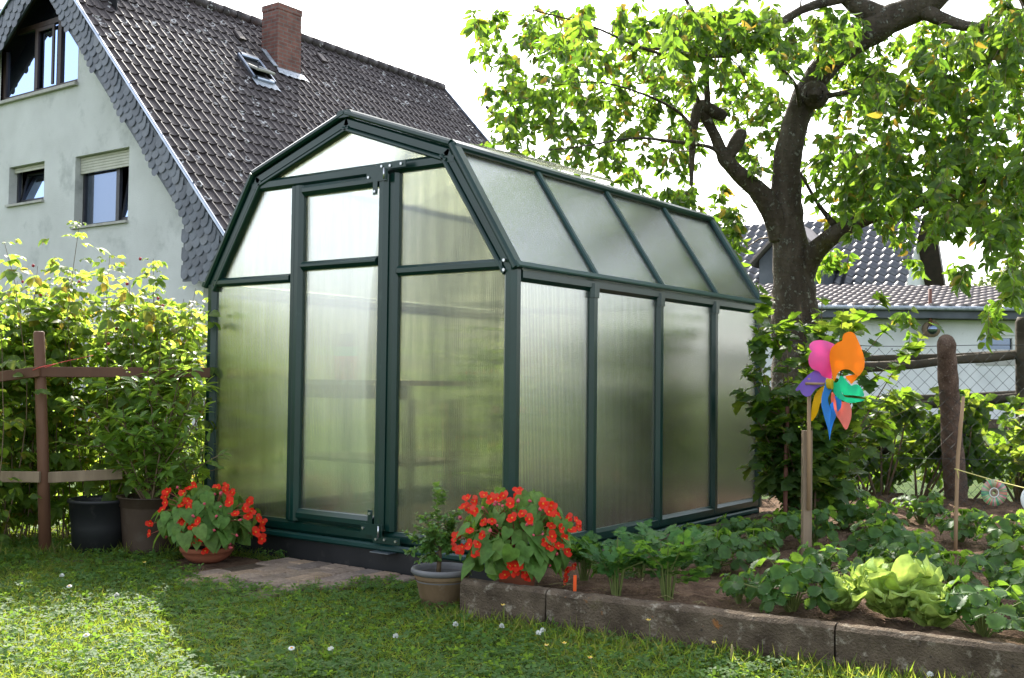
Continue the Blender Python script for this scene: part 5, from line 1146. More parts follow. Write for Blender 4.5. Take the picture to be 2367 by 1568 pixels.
petal(f_pu, 'petal', [(470, 690), (420, 640), (375, 590), (345, 590), (290, 625), (225, 690), (170, 755), (153, 785), (170, 795), (195, 785), (212, 820), (250, 850), (300, 842), (340, 790), (390, 755), (440, 735)], lambda x, y: .03+.05*((x-330)/160)**2-.02*(y-700)/100, 'purple petal')
petal(f_ye, 'petal', [(450, 745), (432, 800), (412, 870), (392, 930), (376, 1000), (345, 1060), (308, 1095), (308, 1000), (325, 900), (345, 830), (390, 775)], lambda x, y: .045+.03*((y-900)/180)**2, 'yellow petal')
petal(f_ye, 'petal', [(430, 860), (412, 900), (388, 935), (400, 900), (410, 860)], lambda x, y: .06, 'yellow curl')
petal(f_bl, 'petal', [(470, 690), (505, 680), (525, 720), (520, 770), (490, 830), (475, 880), (485, 930), (502, 990), (500, 1080), (493, 1180), (495, 1290), (480, 1190), (450, 1090), (425, 1000), (411, 920), (418, 840), (438, 770), (450, 720)], lambda x, y: -.018+.03*(x-470)/60, 'blue petal')
petal(f_bl, 'petal', [(550, 845), (585, 865), (612, 900), (605, 965), (575, 1005), (553, 1060), (528, 1125), (502, 1230), (494, 1275), (494, 1180), (502, 1080), (504, 990), (500, 930), (530, 900)], lambda x, y: .035-.03*(x-500)/100, 'blue inner side of the blue petal')
petal(f_re, 'petal', [(515, 805), (505, 880), (522, 960), (548, 1030), (590, 1085), (655, 1183), (690, 1130), (712, 1050), (710, 975), (692, 920), (640, 905), (580, 900), (555, 880), (540, 835)], lambda x, y: .02+.04*((x-600)/90)**2, 'salmon petal')
petal(f_re, 'petal', [(530, 850), (545, 860), (556, 900), (562, 960), (580, 1060), (575, 1065), (545, 1000), (530, 930)], lambda x, y: -.005, 'salmon curl')
petal(f_gr, 'petal', [(530, 695), (545, 712), (575, 700), (592, 655), (620, 645), (655, 685), (705, 740), (750, 728), (792, 742), (825, 790), (836, 850), (740, 840), (640, 835), (615, 810), (605, 880), (560, 850), (527, 790)], lambda x, y: -.03+.05*((x-640)/160)**2, 'green petal')
petal(f_gr, 'petal', [(605, 800), (640, 850), (700, 862), (836, 878), (832, 893), (780, 906), (690, 916), (630, 893), (585, 868)], lambda x, y: -.05+.03*(x-640)/160, 'green curl')
# ================================================================== POTS
def pot(t, c_, prof_, mat, name='pot', k=40): m = MB(); m.lathe(prof_, c_, k); return m.obj(name, mat, t)
def wall_prof(rb, rt, h, th=.006, lip=.008, inner=.02, rim=.02):
    return [(0, 0), (rb, 0), (rb+(rt-rb)*.5, h*.5), (rt, h-rim), (rt+lip, h-rim+.003), (rt+lip, h-.003), (rt+lip-.003, h), (rt-th, h), (rt-th-.001, h-rim), (rb+(rt-rb)*.5-th, h*.5), (rb-th, inner), (0, inner)]
# empty black tub
c1 = pz(206, 1288, GZ); d1 = float((c1-CP)@FW); c1 = c1+HF*.12; c1[2] = GZ; d1 += .12
t = thing('plastic_tub', 'empty dusty black plastic tub next to the brown shrub pot', 'tub', c1); h1 = float(pd(200, 1152, d1)[2]-GZ)
pot(t, c1, wall_prof(.120, .142, h1, .005, .008, .02, .018), 'black', 'tub', 44)
m = MB(); m.lathe([(.0, h1*.35), (.118, h1*.35)], c1, 30); m.obj('dry_earth', 'soil', t)
# shrub in the brown pot
c2 = pz(326, 1290, GZ)+HF*.14; c2[2] = GZ; d2 = float((c2-CP)@FW); h2 = float(pd(326, 1146, d2)[2]-GZ)
t = thing('potted_shrub', 'tall willow leaved shrub in a large brown plastic pot', 'potted plant', c2)
pot(t, c2, [(0, 0), (.125, 0), (.128, .02), (.150, h2-.05), (.151, h2-.048), (.156, h2-.046), (.158, h2-.004), (.166, h2-.003), (.166, h2), (.15, h2), (.146, h2-.05), (.118, .03), (0, .03)], 'brownpot')
m = MB(); m.lathe([(0, h2-.03), (.149, h2-.035)], c2, 30); m.obj('potting_soil', 'darksoil', t)
def stems_plant(t, root, ends, mat_l, tmpl, nleaf, lsz, r0=.006, spread=.04, stem='brownstem', tilt=(-.3, .9), start=.2, sub=3):
    m = MB(); lp, ld, lu, ls = [], [], [], []
    for (P_, cnt) in ends:
        b_ = root+V3(random.uniform(-spread, spread), random.uniform(-spread, spread), 0); e = P_; k = 6
        ctrl = b_*.45+e*.55+V3(random.uniform(-.02, .02), random.uniform(-.02, .02), .06*np.linalg.norm(e-b_))
        Q = [b_*(1-s_)**2+ctrl*2*s_*(1-s_)+e*s_*s_ for s_ in np.linspace(0, 1, k+1)]; m.tube(Q, [r0*(1-.75*i/k) for i in range(k+1)], 5, True, False); Qs = [np.array(Q)]
        for _ in range(sub):
            i = random.randint(2, k-1); e2 = Q[i]+nrm(nrm(e-b_)*.9+rdir(1, -.5, .5)[0])*np.linalg.norm(e-b_)*random.uniform(.2, .4); Q2 = [Q[i], (Q[i]+e2)/2+V3(0, 0, -.008), e2]; m.tube(Q2, [r0*.45, r0*.3, r0*.15], 4, True, False); Qs.append(np.array(Q2))
        for qi, Qa in enumerate(Qs):
            n = int(cnt*(1 if qi == 0 else .45)); s_ = RNG.uniform(start if qi == 0 else .15, 1, n)*(len(Qa)-1)*.999; i0 = s_.astype(int); f = (s_-i0)[:, None]; pos = Qa[i0]*(1-f)+Qa[i0+1]*f
            tan = nrm(Qa[i0+1]-Qa[i0]); a_ = rdir(n, -.6, .6); dr = nrm(a_)+tan*RNG.uniform(*tilt, (n, 1)); lp.append(pos); ld.append(dr); lu.append(fan(n)*.8+tan*.5+RNG.normal(0, .35, (n, 3))); ls.append(RNG.uniform(*lsz, n)*(1-.35*(s_/(len(Qa)-1))**3))
    m.obj('stems', stem, t); lp, ld, lu, ls = map(np.concatenate, (lp, ld, lu, ls))
    link('foliage', leafmesh('foliage', [(tmpl, lp, ld, lu, ls, 0)], [mat_l]), t)
ends = [(372, 785, .02, 34), (300, 815, .05, 30), (425, 825, -.02, 30), (340, 850, -.1, 30), (240, 870, .05, 28), (462, 878, .0, 28), (200, 925, .0, 26), (480, 930, -.05, 26), (275, 960, -.12, 28), (392, 930, -.14, 30), (330, 985, -.16, 26), (440, 990, -.14, 24), (230, 1010, -.1, 22), (520, 1046, -.12, 15), (478, 1030, -.05, 18), (300, 1060, -.14, 18), (400, 1065, -.13, 18), (180, 985, .05, 18), (355, 900, .12, 26), (420, 880, .14, 26), (215, 950, .12, 22)]
stems_plant(t, c2+V3(0, 0, h2-.04), [(pd(u, v, d2+dd), n) for u, v, dd, n in ends], 'willow', T_willow, 0, (.058, .105), .0065, .05, 'brownstem', (.1, .9), .22, 3)
# boxwood in the stone pot
c3 = pz(1017, 1412, GZ)+HF*.09; c3[2] = GZ-.01; d3 = float((c3-CP)@FW); h3 = float(pd(1017, 1312, d3)[2]-c3[2])
t = thing('potted_boxwood', 'little boxwood in a mossy grey stone pot by the kerb', 'potted plant', c3)
po = pot(t, c3, [(0, 0), (.072, 0), (.078, .02), (.098, h3*.7), (.110, h3-.024), (.108, h3-.0235), (.1, h3-.0235)], 'stonepot')
m = MB(); m.lathe([(.1085, h3-.023), (.113, h3-.022), (.119, h3-.014), (.119, h3-.006), (.115, h3), (.108, h3), (.104, h3-.012), (.098, h3-.05)], c3, 40); m.obj('rim', 'rimpot', t)
m = MB(); m.lathe([(0, h3-.026), (.07, h3-.03), (.104, h3-.04)], c3, 30); m.obj('potting_soil', 'darksoil', t)
bst = c3+V3(.0, 0, h3-.035); bst = pd(1013, 1325, d3); 
m = MB(); tt_ = pd(1020, 1235, d3); m.tube([pd(1013, 1332, d3), pd(1016, 1290, d3), tt_], [.0085, .0075, .005], 8, rough=.25); m.obj('stem', 'brownstem', t)
be = [(1008, 1131, 0, 46), (1030, 1195, -.02, 30), (985, 1190, .02, 26), (1050, 1205, .0, 30), (930, 1228, .0, 20), (960, 1215, .02, 24), (1058, 1235, -.02, 26), (975, 1250, -.05, 26), (1040, 1262, -.05, 26), (955, 1270, -.02, 20), (990, 1300, -.05, 16), (1000, 1215, -.06, 30), (1030, 1235, -.07, 28), (965, 1298, 0, 12), (1010, 1240, .06, 28), (1045, 1180, .03, 20)]
class _T: pass
mm = thing
def box_shrub():
    stems_plant(t, pd(1016, 1275, d3), [(pd(u, v, d3+dd), n) for u, v, dd, n in [(a_, b_, c_, int(d_*1.9)) for a_, b_, c_, d_ in be]], 'box', T_box, 0, (.019, .031), .0025, .004, 'brownstem', (.2, .8), .3, 2)
box_shrub()
# begonias
def flower_mesh(seed):
    r = random.Random(seed); its = []; sizes = [(1.0, 0), (.95, PI), (.72, PI/2), (.7, -PI/2)]
    tm = polyleaf([(0, 0), (.25, .12), (.46, .4), (.5, .65), (.38, .9), (.18, 1.0), (0, .97)], .05, -.15)
    pos = np.zeros((4, 3)); dr = np.array([(math.sin(a_+r.uniform(-.15, .15)), math.cos(a_), r.uniform(.05, .4)) for _, a_ in sizes]); up_ = fan(4)
    V, F = scatter(tm, pos+np.array([(0, 0, .001*i) for i in range(4)]), dr, up_, np.array([s_ for s_, _ in sizes])); Fn = F
    mb = MB(); mb.k = 1
    for i in range(6): a_ = i*1.05; mb.ball((.11*math.cos(a_), .11*math.sin(a_), .12), .055, 6)
    mb.ball((0, 0, .14), .08, 6)
    V2 = np.array(mb.v); f3 = np.array([f for f in mb.f if len(f) == 4])+len(V)
    allF = {}; 
    for f in Fn: allF.setdefault(f.shape[1], []).append((f, 0))
    allF.setdefault(4, []).append((f3, 1)); FF = []; MM = []
    for k_, ls_ in allF.items(): FF.append(np.concatenate([a_ for a_, _ in ls_])); MM.append(np.concatenate([np.full(len(a_), b_) for a_, b_ in ls_]))
    return mesh_np('flower', np.concatenate([V, V2]), FF, ['petal_r', 'stamen'], MM)
FLW = [flower_mesh(i) for i in range(4)]
bq = MB(); bq.ball((0, 0, 0), 1, 8, .8); bq.ball((.5, .4, -.5), .7, 7, .8); BUD = bq.mesh('bud', ['bud'])
def place(name, me, t, P_, n_, s_, roll):
    o = link(name, me); n_ = nrm(n_); x_ = nrm(np.cross(n_, (0, 0, 1))+1e-6); y_ = np.cross(n_, x_); cr, sr = math.cos(roll), math.sin(roll); x2 = x_*cr+y_*sr; y2 = np.cross(n_, x2)
    M_ = Matrix([[x2[0]*s_, y2[0]*s_, n_[0]*s_, P_[0]], [x2[1]*s_, y2[1]*s_, n_[1]*s_, P_[1]], [x2[2]*s_, y2[2]*s_, n_[2]*s_, P_[2]], [0, 0, 0, 1]])
    o.parent = t; o.matrix_parent_inverse = Matrix.Translation(-Vector(t['_b'])); o.matrix_basis = M_; return o
def begonia(t, cen, rx, rz, flowers, buds, nleaf, lsz, fsz, root, seed):
    rng = random.Random(seed); dc = float((cen-CP)@FW)
    def surf(u, v, k=1.0):
        u0, v0, _ = proj(cen); a_ = (u-u0)/(rx*FPX/dc); b_ = (v-v0)/(rz*FPX/dc); q = 1-a_*a_-b_*b_
        return pd(u, v, dc-rx*.85*math.sqrt(max(q, 0))*k)
    st = MB()
    for (u, v) in flowers:
        P_ = surf(u, v); out = nrm(P_-cen); n_ = out*.55-HF*.75+rdir(1)[0]*.35+V3(0, 0, .12); place('flower', FLW[rng.randrange(4)], t, P_, n_, fsz*rng.uniform(.82, 1.15), rng.uniform(0, 6.3))
        c_ = (P_*.55+cen*.45)+V3(0, 0, .0); st.tube([c_, (c_+P_)/2+V3(0, 0, .012), P_-nrm(n_)*.004], [.0022, .0018, .0014], 5, True, False)
    for (u, v) in buds:
        P_ = surf(u, v); place('bud', BUD, t, P_, rdir(1)[0], fsz*.30*rng.uniform(.7, 1.2), rng.uniform(0, 6.3)); c_ = P_*.6+cen*.4; st.tube([c_, P_], [.0018, .0012], 4, True, False)
    for i in range(14): e = cen+rdir(1, -.3, .9)[0]*V3(rx, rx, rz)*.7; st.tube([root, (root+e)/2+V3(0, 0, .02), e], [.005, .004, .002], 5, True, False)
    st.obj('stalks', 'redstem', t)
    n = nleaf; d_ = rdir(n, -.55, 1); r = RNG.uniform(.55, .98, n); pos = cen+d_*np.array([rx, rx, rz])*r[:, None]
    a_ = nrm(d_*V3(1, 1, .2)); dr = a_*RNG.uniform(.3, 1, (n, 1))+V3(0, 0, -1)*RNG.uniform(.3, 1.2, (n, 1))+RNG.normal(0, .3, (n, 3)); up_ = d_+V3(0, 0, .35)+RNG.normal(0, .25, (n, 3))
    link('foliage', leafmesh('foliage', [(T_heart, pos-nrm(dr)*.03, dr, up_, RNG.uniform(*lsz, n), 0)], ['begleaf']), t)
c4 = pz(468, 1307, GZ)+HF*.07; c4[2] = GZ+.005; d4 = float((c4-CP)@FW); h4 = float(pd(468, 1262, d4)[2]-c4[2])
t = thing('begonia_bowl', 'red flowering begonia in a shallow terracotta bowl left of the paving', 'potted plant', c4)
pot(t, c4, [(0, 0), (.06, 0), (.085, .012), (.108, h4*.45), (.118, h4*.72), (.1215, h4*.725), (.123, h4*.97), (.120, h4), (.112, h4), (.108, h4*.7), (.07, .02), (0, .02)], 'terra', 'bowl'); m = MB(); m.lathe([(0, h4-.012), (.112, h4-.015)], c4, 30); m.obj('potting_soil', 'darksoil', t)
F1 = [(150,720),(145,850),(350,380),(345,450),(375,310),(310,540),(580,330),(660,270),(720,230),(630,430),(650,505),(560,480),(545,650),(600,705),(690,760),(765,690),(780,905),(690,940),(545,860),(860,1065),(1020,255),(1130,235),(1120,290),(1205,320),(1180,400),(1175,450),(1245,590),(1430,440),(1455,555),(1410,625),(1545,650),(1600,700),(1510,830),(1590,920),(1590,780),(1375,530)]
B1_ = [(500,255),(850,465),(1055,500),(1005,620),(700,620),(505,710),(1315,670),(1270,875),(545,970),(355,890),(1180,980),(800,755),(975,805),(1190,1030),(985,340),(1060,330)]
cv = lambda L, ox, oy, s_: [(ox+x/s_, oy+y/s_) for x, y in L]
begonia(t, pd(478, 1212, d4), .25, .17, cv(F1, 320.6, 1082, 5.589), cv(B1_, 320.6, 1082, 5.589), 235, (.045, .082), .0255, c4+V3(0, 0, h4), 4)
c5 = pz(1195, 1362, -.03)+HF*.05; c5[2] = -.035; d5 = float((c5-CP)@FW)
t = thing('begonia_pot', 'bushy red begonia in a terracotta pot behind the kerb stone', 'potted plant', c5)
pot(t, c5, wall_prof(.062, .085, .13, .006, .008, .02, .03), 'terra')
F2 = [(385,225),(470,260),(465,370),(575,195),(655,235),(735,225),(795,200),(960,140),(945,205),(890,450),(1000,400),(1085,465),(570,495),(665,485),(1240,290),(1330,310),(1300,380),(1385,420),(1525,450),(1610,480),(1635,545),(1550,580),(1330,540),(1440,570),(1340,660),(1475,680),(1265,715),(1310,770),(1410,765),(1480,740),(1505,830),(420,595),(270,650),(245,690),(330,775),(255,785),(300,810),(555,640),(500,745),(410,750),(540,845),(475,840),(845,845),(865,990),(925,985),(975,980),(810,1090),(930,1055),(1035,1070),(1050,1110),(1515,1030),(1485,1150),(1580,985),(350,320),(400,340),(1490,1060),(870,290)]
B2_ = [(300,445),(555,330),(690,300),(740,295),(640,595),(720,530),(1085,255),(955,260),(1060,520),(1110,520),(1235,630),(1200,350),(1130,640),(1320,985),(1395,855),(1215,1100),(890,890),(780,310),(700,270)]
begonia(t, pd(1192, 1255, d5), .225, .19, cv(F2, 1002, 1106, 4.891), cv(B2_, 1002, 1106, 4.891), 280, (.042, .078), .0225, c5+V3(0, 0, .12), 9)
# ================================================================== VEGETABLE BED
def currant():
    dq = 5.75; b_ = pd(1862, 1190, dq); b_[2] = -.05
    t = thing('currant_bush', 'large blackcurrant bush with lobed leaves between greenhouse and pinwheel', 'bush', b_)
    E2 = [(1790, 735, .1, 26), (1850, 705, .15, 28), (1900, 690, .1, 28), (1950, 715, .05, 26), (1985, 730, .1, 24), (1740, 770, .0, 26), (1725, 840, -.05, 24), (1710, 900, -.05, 22), (1760, 850, -.2, 24), (1820, 800, -.2, 26), (1890, 790, -.2, 26), (1960, 810, -.1, 26), (2010, 850, .0, 20), (2095, 815, .1, 16), (1990, 930, -.1, 24), (1730, 1000, -.05, 20), (1760, 1060, -.1, 18), (1800, 960, -.25, 26), (1880, 900, -.3, 26), (1930, 980, -.25, 24), (1850, 1050, -.28, 22), (1950, 1070, -.15, 20), (2020, 1010, .0, 18), (2060, 900, .15, 16), (1900, 1100, -.15, 14), (1830, 880, .15, 26), (1920, 860, .2, 26), (1780, 920, .1, 24), (1985, 1110, .0, 12), (1790, 1100, -.05, 12)]
    stems_plant(t, b_, [(pd(u, v, dq+dd), n) for u, v, dd, n in E2], 'currant', T_lobed, 0, (.07, .125), .007, .08, 'brownstem', (-.4, .5), .25, 2)
currant()
q = MB(); b_ = pd(1814, 1190, 5.6); b_[2] = -.08; q.tube([b_, pd(1817, 1060, 5.6), pd(1820, 940, 5.6)], [.012, .0115, .011], 8); tag(q.obj('metal_pole', 'rust'), 'rusty brown pole in front of the currant bush', 'pole')
def strawberry(rng):
    """one plant, built round the origin"""
    n = rng.integers(19, 27); m = MB(); pos, dr, up_ = [], [], []
    for i in range(n):
        a_ = 2*PI*i/n*1.0+rng.normal(0, .3); tl = rng.uniform(.25, 1); L = rng.uniform(.09, .2); o = V3(math.cos(a_), math.sin(a_), 0); e = o*L*tl+V3(0, 0, L*math.sqrt(max(.15, 1-tl*tl*.85))*.95)
        m.tube([(0, 0, -.02), o*L*tl*.35+V3(0, 0, e[2]*.65), e], [.0035, .003, .002], 5, True, False); pos.append(e); dr.append(o*(.5+.5*tl)+V3(0, 0, -.25-.35*tl+rng.normal(0, .2))); up_.append(o*.3+V3(0, 0, 1)+rng.normal(0, .2, 3))
    return m.mesh('stalks', ['stem']), leafmesh('foliage', [(T_straw, np.array(pos), np.array(dr), np.array(up_), rng.uniform(.07, .11, n), 0)], ['straw'])
SV = [strawberry(np.random.default_rng(20+i)) for i in range(5)]
def put(meshes, names, name, label, cat, group, P_, s_, rz):
    e = bpy.data.objects.new(name, None); COL.objects.link(e); e.location = tuple(map(float, P_)); e.rotation_euler = (0, 0, rz); e.scale = (s_,)*3; tag(e, label, cat, group)
    for me, nm in zip(meshes, names): o = bpy.data.objects.new(nm, me); COL.objects.link(o); o.parent = e
    return e
SP = [(1830, 1412, 1.1, 'sunlit strawberry plant with pale leaves at the kerb, left of the lettuce'), (2271, 1472, 1.15, 'sunlit strawberry plant at the kerb, right of the lettuce'), (1794, 1268, 1.0, 'strawberry plant left of the square stake'),
      (1880, 1262, .95, 'strawberry plant right behind the square stake'), (1950, 1222, 1.15, 'tall strawberry plant under the pinwheel at the far end of the bed'), (2030, 1302, 1.1, 'strawberry plant right of the stake, one row behind the lettuce'), (2108, 1312, 1.1, 'strawberry plant behind the lettuce, below the concrete post'),
      (2222, 1258, 1.0, 'strawberry plant in front of the concrete post and the thin stick'), (2322, 1280, 1.0, 'strawberry plant below the shiny disc'), (2130, 1210, 1.0, 'small strawberry plant left of the foot of the concrete post'), (1650, 1325, 1.05, 'strawberry plant behind the tall celery'), (1700, 1262, .95, 'strawberry plant beside the last greenhouse pane'),
      (1740, 1306, .9, 'strawberry plant between the celery and the square stake'), (1708, 1396, .6, 'small drooping strawberry plant at the kerb right of the celery'), (2100, 1345, 1.0, 'strawberry plant directly behind the lettuce'), (2355, 1360, 1.15, 'strawberry plant cut off by the right edge behind the lettuce row'), (1900, 1345, 1.0, 'strawberry plant just right of the stake foot'),
      (2205, 1372, .9, 'strawberry plant between the lettuce and the one cut off at the right edge'), (1845, 1225, .9, 'strawberry plant at the foot of the rusty pole'), (2030, 1235, .9, 'strawberry plant in the back row behind the pinwheel'), (2400, 1430, 1.1, 'strawberry plant at the right edge beside the kerb'), (1610, 1270, .8, 'strawberry plant close to the third greenhouse pane')]
SP += [(u, v, 1.0, 'strawberry plant in the bed beyond the right photo edge') for u, v in ((2480, 1290), (2590, 1330), (2520, 1380), (2700, 1400), (2640, 1280), (2800, 1330), (2450, 1240), (2560, 1500), (2760, 1520))]
for i, (u, v, s_, lb) in enumerate(SP): put(SV[i % 5], ('stalks', 'foliage'), 'strawberry_plant', lb, 'strawberry plant', 'strawberry plants in the vegetable bed', pz(u, v, -.035), s_, i*1.3)
def celery(rng):
    n = 17; m = MB(); pos, dr, up_ = [], [], []
    for i in range(n):
        a_ = 2*PI*i/n+rng.normal(0, .3); L = rng.uniform(.11, .24); tl = rng.uniform(.12, .8); o = V3(math.cos(a_), math.sin(a_), 0); e = o*L*tl+V3(0, 0, L*.95*math.sqrt(1-tl*tl*.6))
        m.tube([o*.012+V3(0, 0, -.02), o*L*tl*.3+V3(0, 0, L*.55), e], [.0045, .003, .002], 5, True, False)
        for f in (1, .8, .62): pos.append(o*L*tl*f*f+V3(0, 0, L*.95*f)); dr.append(o*(.4+tl)+V3(0, 0, .5)+rng.normal(0, .4, 3)); up_.append(-o*.6+V3(0, 0, .8)+rng.normal(0, .2, 3))
    k = len(pos); return m.mesh('stalks', ['stem']), leafmesh('foliage', [(T_celery, np.array(pos), np.array(dr), np.array(up_), rng.uniform(.06, .10, k), 0)], ['celery'])
CV = [celery(np.random.default_rng(40+i)) for i in range(3)]
for i, (u, v, s_, lb) in enumerate([(1425, 1378, .92, 'celery plant right of the red begonia and the orange marker'), (1543, 1386, 1.0, 'tall celery plant at the kerb, right of the other celery'), (1350, 1340, .75, 'small celery plant half hidden behind the begonia flowers'), (1480, 1335, .85, 'celery plant behind the two at the kerb')]): put(CV[i % 3], ('stalks', 'foliage'), 'celery_plant', lb, 'celery', 'celery plants', pz(u, v, -.035), s_, i*2.0)
def lettuce(seed, s0):
    rng = np.random.default_rng(seed); V, F = [], []; b = 0; nu, nv = 26, 30; nl = 13
    for l in range(nl):
        q = l/(nl-1); a_ = l*2.4+rng.normal(0, .2); l0 = .05+.75*q; bend = .25+.75*q; L = s0*(1.05-.25*abs(q-.45))*rng.uniform(.88, 1.12)
        o = V3(math.cos(a_), math.sin(a_), 0); sd = V3(-o[1], o[0], 0); ph, ph2 = rng.uniform(0, 6, 2); c_ = V3(0, 0, 0); px_ = 0
        for j in range(nv+1):
            t_ = j/nv; ang = l0+bend*t_*t_; st_ = L/nv; up_ = V3(0, 0, math.cos(ang)); c_ = c_+(o*math.sin(ang)+up_)*st_*(j > 0); n_ = -o*math.cos(ang)+V3(0, 0, math.sin(ang))
            wv = L*(.10+.46*(math.sin(PI*min(.97, .08+.80*t_**.9)))**1.0)*(1 if t_ < .85 else math.sqrt(max(.05, 1-((t_-.85)/.16)**2)))
            for i in range(nu+1):
                s_ = i/nu*2-1; e = max(abs(s_)**2.5, ((t_-.55)/.45)**3 if t_ > .55 else 0)
                fr = e*L*.085*(math.sin(t_*19+ph+(2 if s_ > 0 else 0))+.7*math.sin(s_*10*(t_ > .3)+t_*9+ph2)); cup = L*.30*s_*s_*(1-.6*t_); vein = -L*.018*math.exp(-(s_/.10)**2)+L*.012*math.sin(abs(s_)*9-t_*16)
                p = c_+sd*s_*wv+n_*(cup+fr+vein); p[2] = .5*(p[2]+math.sqrt(p[2]**2+.0004)); V.append(p)
        idx = b+np.arange((nv+1)*(nu+1)).reshape(nv+1, nu+1); F.append(np.stack([idx[:-1, :-1], idx[:-1, 1:], idx[1:, 1:], idx[1:, :-1]], -1).reshape(-1, 4)); b += (nv+1)*(nu+1)
    return mesh_np('leaves', np.array(V), [np.concatenate(F)], ['lettuce'])
for i, (u, v, s_, lb) in enumerate([(2062, 1440, .19, 'large bright yellow green lettuce head at the kerb'), (1935, 1424, .115, 'smaller lettuce lying left of the large lettuce head'), (2150, 1462, .13, 'low lettuce right of the large lettuce head')]):
    P_ = pz(u, v, -.03)+KN*.06; put([lettuce(i+3, s_)], ['leaves'], 'lettuce', lb, 'lettuce', 'lettuce heads', P_, 1, i)
q = MB(); b_ = pz(1322, 1371, -.02)+KN*.02; q.beam(b_+V3(0, 0, -.05), b_+V3(.002, 0, .06), .012, .004, tuple(HF), .2); tag(q.obj('plant_marker', 'orange'), 'orange plastic plant marker beside the begonia pot', 'plant marker')
# dry stalks and straw on the soil
q = MB(); rs_ = random.Random(5)
for i in range(160):
    p = kp(rs_.uniform(.2, 3.4), rs_.uniform(.1, 3.4), -.02); 
    if p[0] < .1: continue
    a_ = rs_.uniform(0, PI); L = rs_.uniform(.02, .09); q.tube([p, p+V3(L*.5*math.cos(a_), L*.5*math.sin(a_), .008), p+V3(L*math.cos(a_+.3), L*math.sin(a_+.3), .0)], .0013, 4, True, False)
struct(q.obj('straw_litter', 'dry'), 'stuff')
# ================================================================== LAWN
def lawn_points(n, ymax=None):
    """random points of the lawn the camera can see"""
    d = np.sqrt(RNG.uniform(2.6**2, 6.6**2, n)); s_ = RNG.uniform(-.53, .53, n); P = CP[None]+HF[None]*d[:, None]+HR[None]*(d*s_)[:, None]; P[:, 2] = GZ
    rel = P-V3(K0[0], K0[1], 0); tkb = rel@KD; nk = rel@KN
    ok = ~((tkb > -.01) & (nk > -.006)) & ~((P[:, 0] > -1.96) & (P[:, 0] < .02) & (P[:, 1] > .0)) & ~((tkb <= 0) & (P[:, 0] > -.02) & (P[:, 1] > -.1))
    x, y = P[:, 0], P[:, 1]; jag = .03*np.sin(x*23)+.02*np.sin(x*61)
    lim = np.where(x < -.70, -.60, np.where(x < -.6, -.40, -.19))+jag
    ok &= ~((x > -1.30) & (x < -.43+jag) & (y > lim))
    ok &= ~(((x+1.38)/.30)**2+((y+.31)/.20)**2 < 1)
    for c_, r in ((c1, .12), (c2, .125), (c3, .07), (c4, .08)): ok &= (x-c_[0])**2+(y-c_[1])**2 > r*r
    return P[ok]
def patch(P, sc, seed): return np.array([mnoise.noise(Vector((p[0]*sc, p[1]*sc, seed))) for p in P])
P = lawn_points(135000); ph = patch(P, 2.0, 1); keep = RNG.uniform(-.75, .55, len(P)) < -ph+.25; P = P[keep]; n = len(P)
rel = (P-V3(K0[0], K0[1], 0)); nk = rel@KN; tkk = rel@KD
edge = np.where((tkk > -.1), np.clip(1-np.abs(nk)/.35, 0, 1), 0); sz = RNG.uniform(.022, .045, n)*(1+1.1*edge*RNG.uniform(0, 1, n))*(1+.5*np.clip(patch(P, 5, 4), 0, 1))
dr = rdir(n, .25, 1.0); gl = leafmesh('grass', [(T_blade, P, dr, rdir(n, -.3, .3), sz, 0)], ['grass'])
# widen the short blades
tag(link('grass', gl), None, None, None, 'stuff')
P = lawn_points(60000); ph = patch(P, 2.0, 1); keep = RNG.uniform(-.35, .7, len(P)) < ph+.30; P = P[keep]; n = len(P); P = P+fan(n)*RNG.uniform(.014, .040, (n, 1))
up_ = fan(n)+RNG.normal(0, .42, (n, 3)); dr = rdir(n, -.2, .2)
tag(link('clover', leafmesh('clover', [(T_clover, P, dr, up_, RNG.uniform(.011, .0195, n), 0)], ['clover'])), None, None, None, 'stuff')
# taller grass along the kerb
n = 1500; tt_ = RNG.uniform(-.05, 2.6, n); nn_ = -np.abs(RNG.normal(0, .09, n))-.004; P = V3(K0[0], K0[1], GZ)+np.outer(tt_, KD)+np.outer(nn_, KN); dr = rdir(n, .5, 1.0)
tag(link('tall_grass', leafmesh('tall_grass', [(T_blade, P, dr, rdir(n, -.3, .3), RNG.uniform(.04, .085, n), 0)], ['grass'])), None, None, None, 'stuff')
n = 900; P = np.stack([RNG.uniform(-3.4, -1.5, n), RNG.uniform(-1.4, -.3, n), np.full(n, GZ)], 1); fl_ = pz(0, 1290, GZ); fr_ = pz(400, 1285, GZ); ld_ = nrm(fr_-fl_); P = fl_+np.outer(RNG.uniform(-.6, 1.0, n), ld_)+RNG.normal(0, .04, (n, 3))*V3(1, 1, 0); P[:, 2] = GZ
tag(link('tall_grass', leafmesh('tall_grass', [(T_blade, P, rdir(n, .5, 1), rdir(n, -.3, .3), RNG.uniform(.04, .09, n), 0)], ['grass'])), None, None, None, 'stuff')
# concrete strip under the pots
m = MB(); a = pz(30, 1300, GZ); b_ = pz(395, 1296, GZ); m.beam(a+V3(0, 0, -.02), b_+V3(0, 0, -.02), .05, .05, (0, 0, 1), .15); o = m.obj('edging_strip', 'kerb'); struct(o)
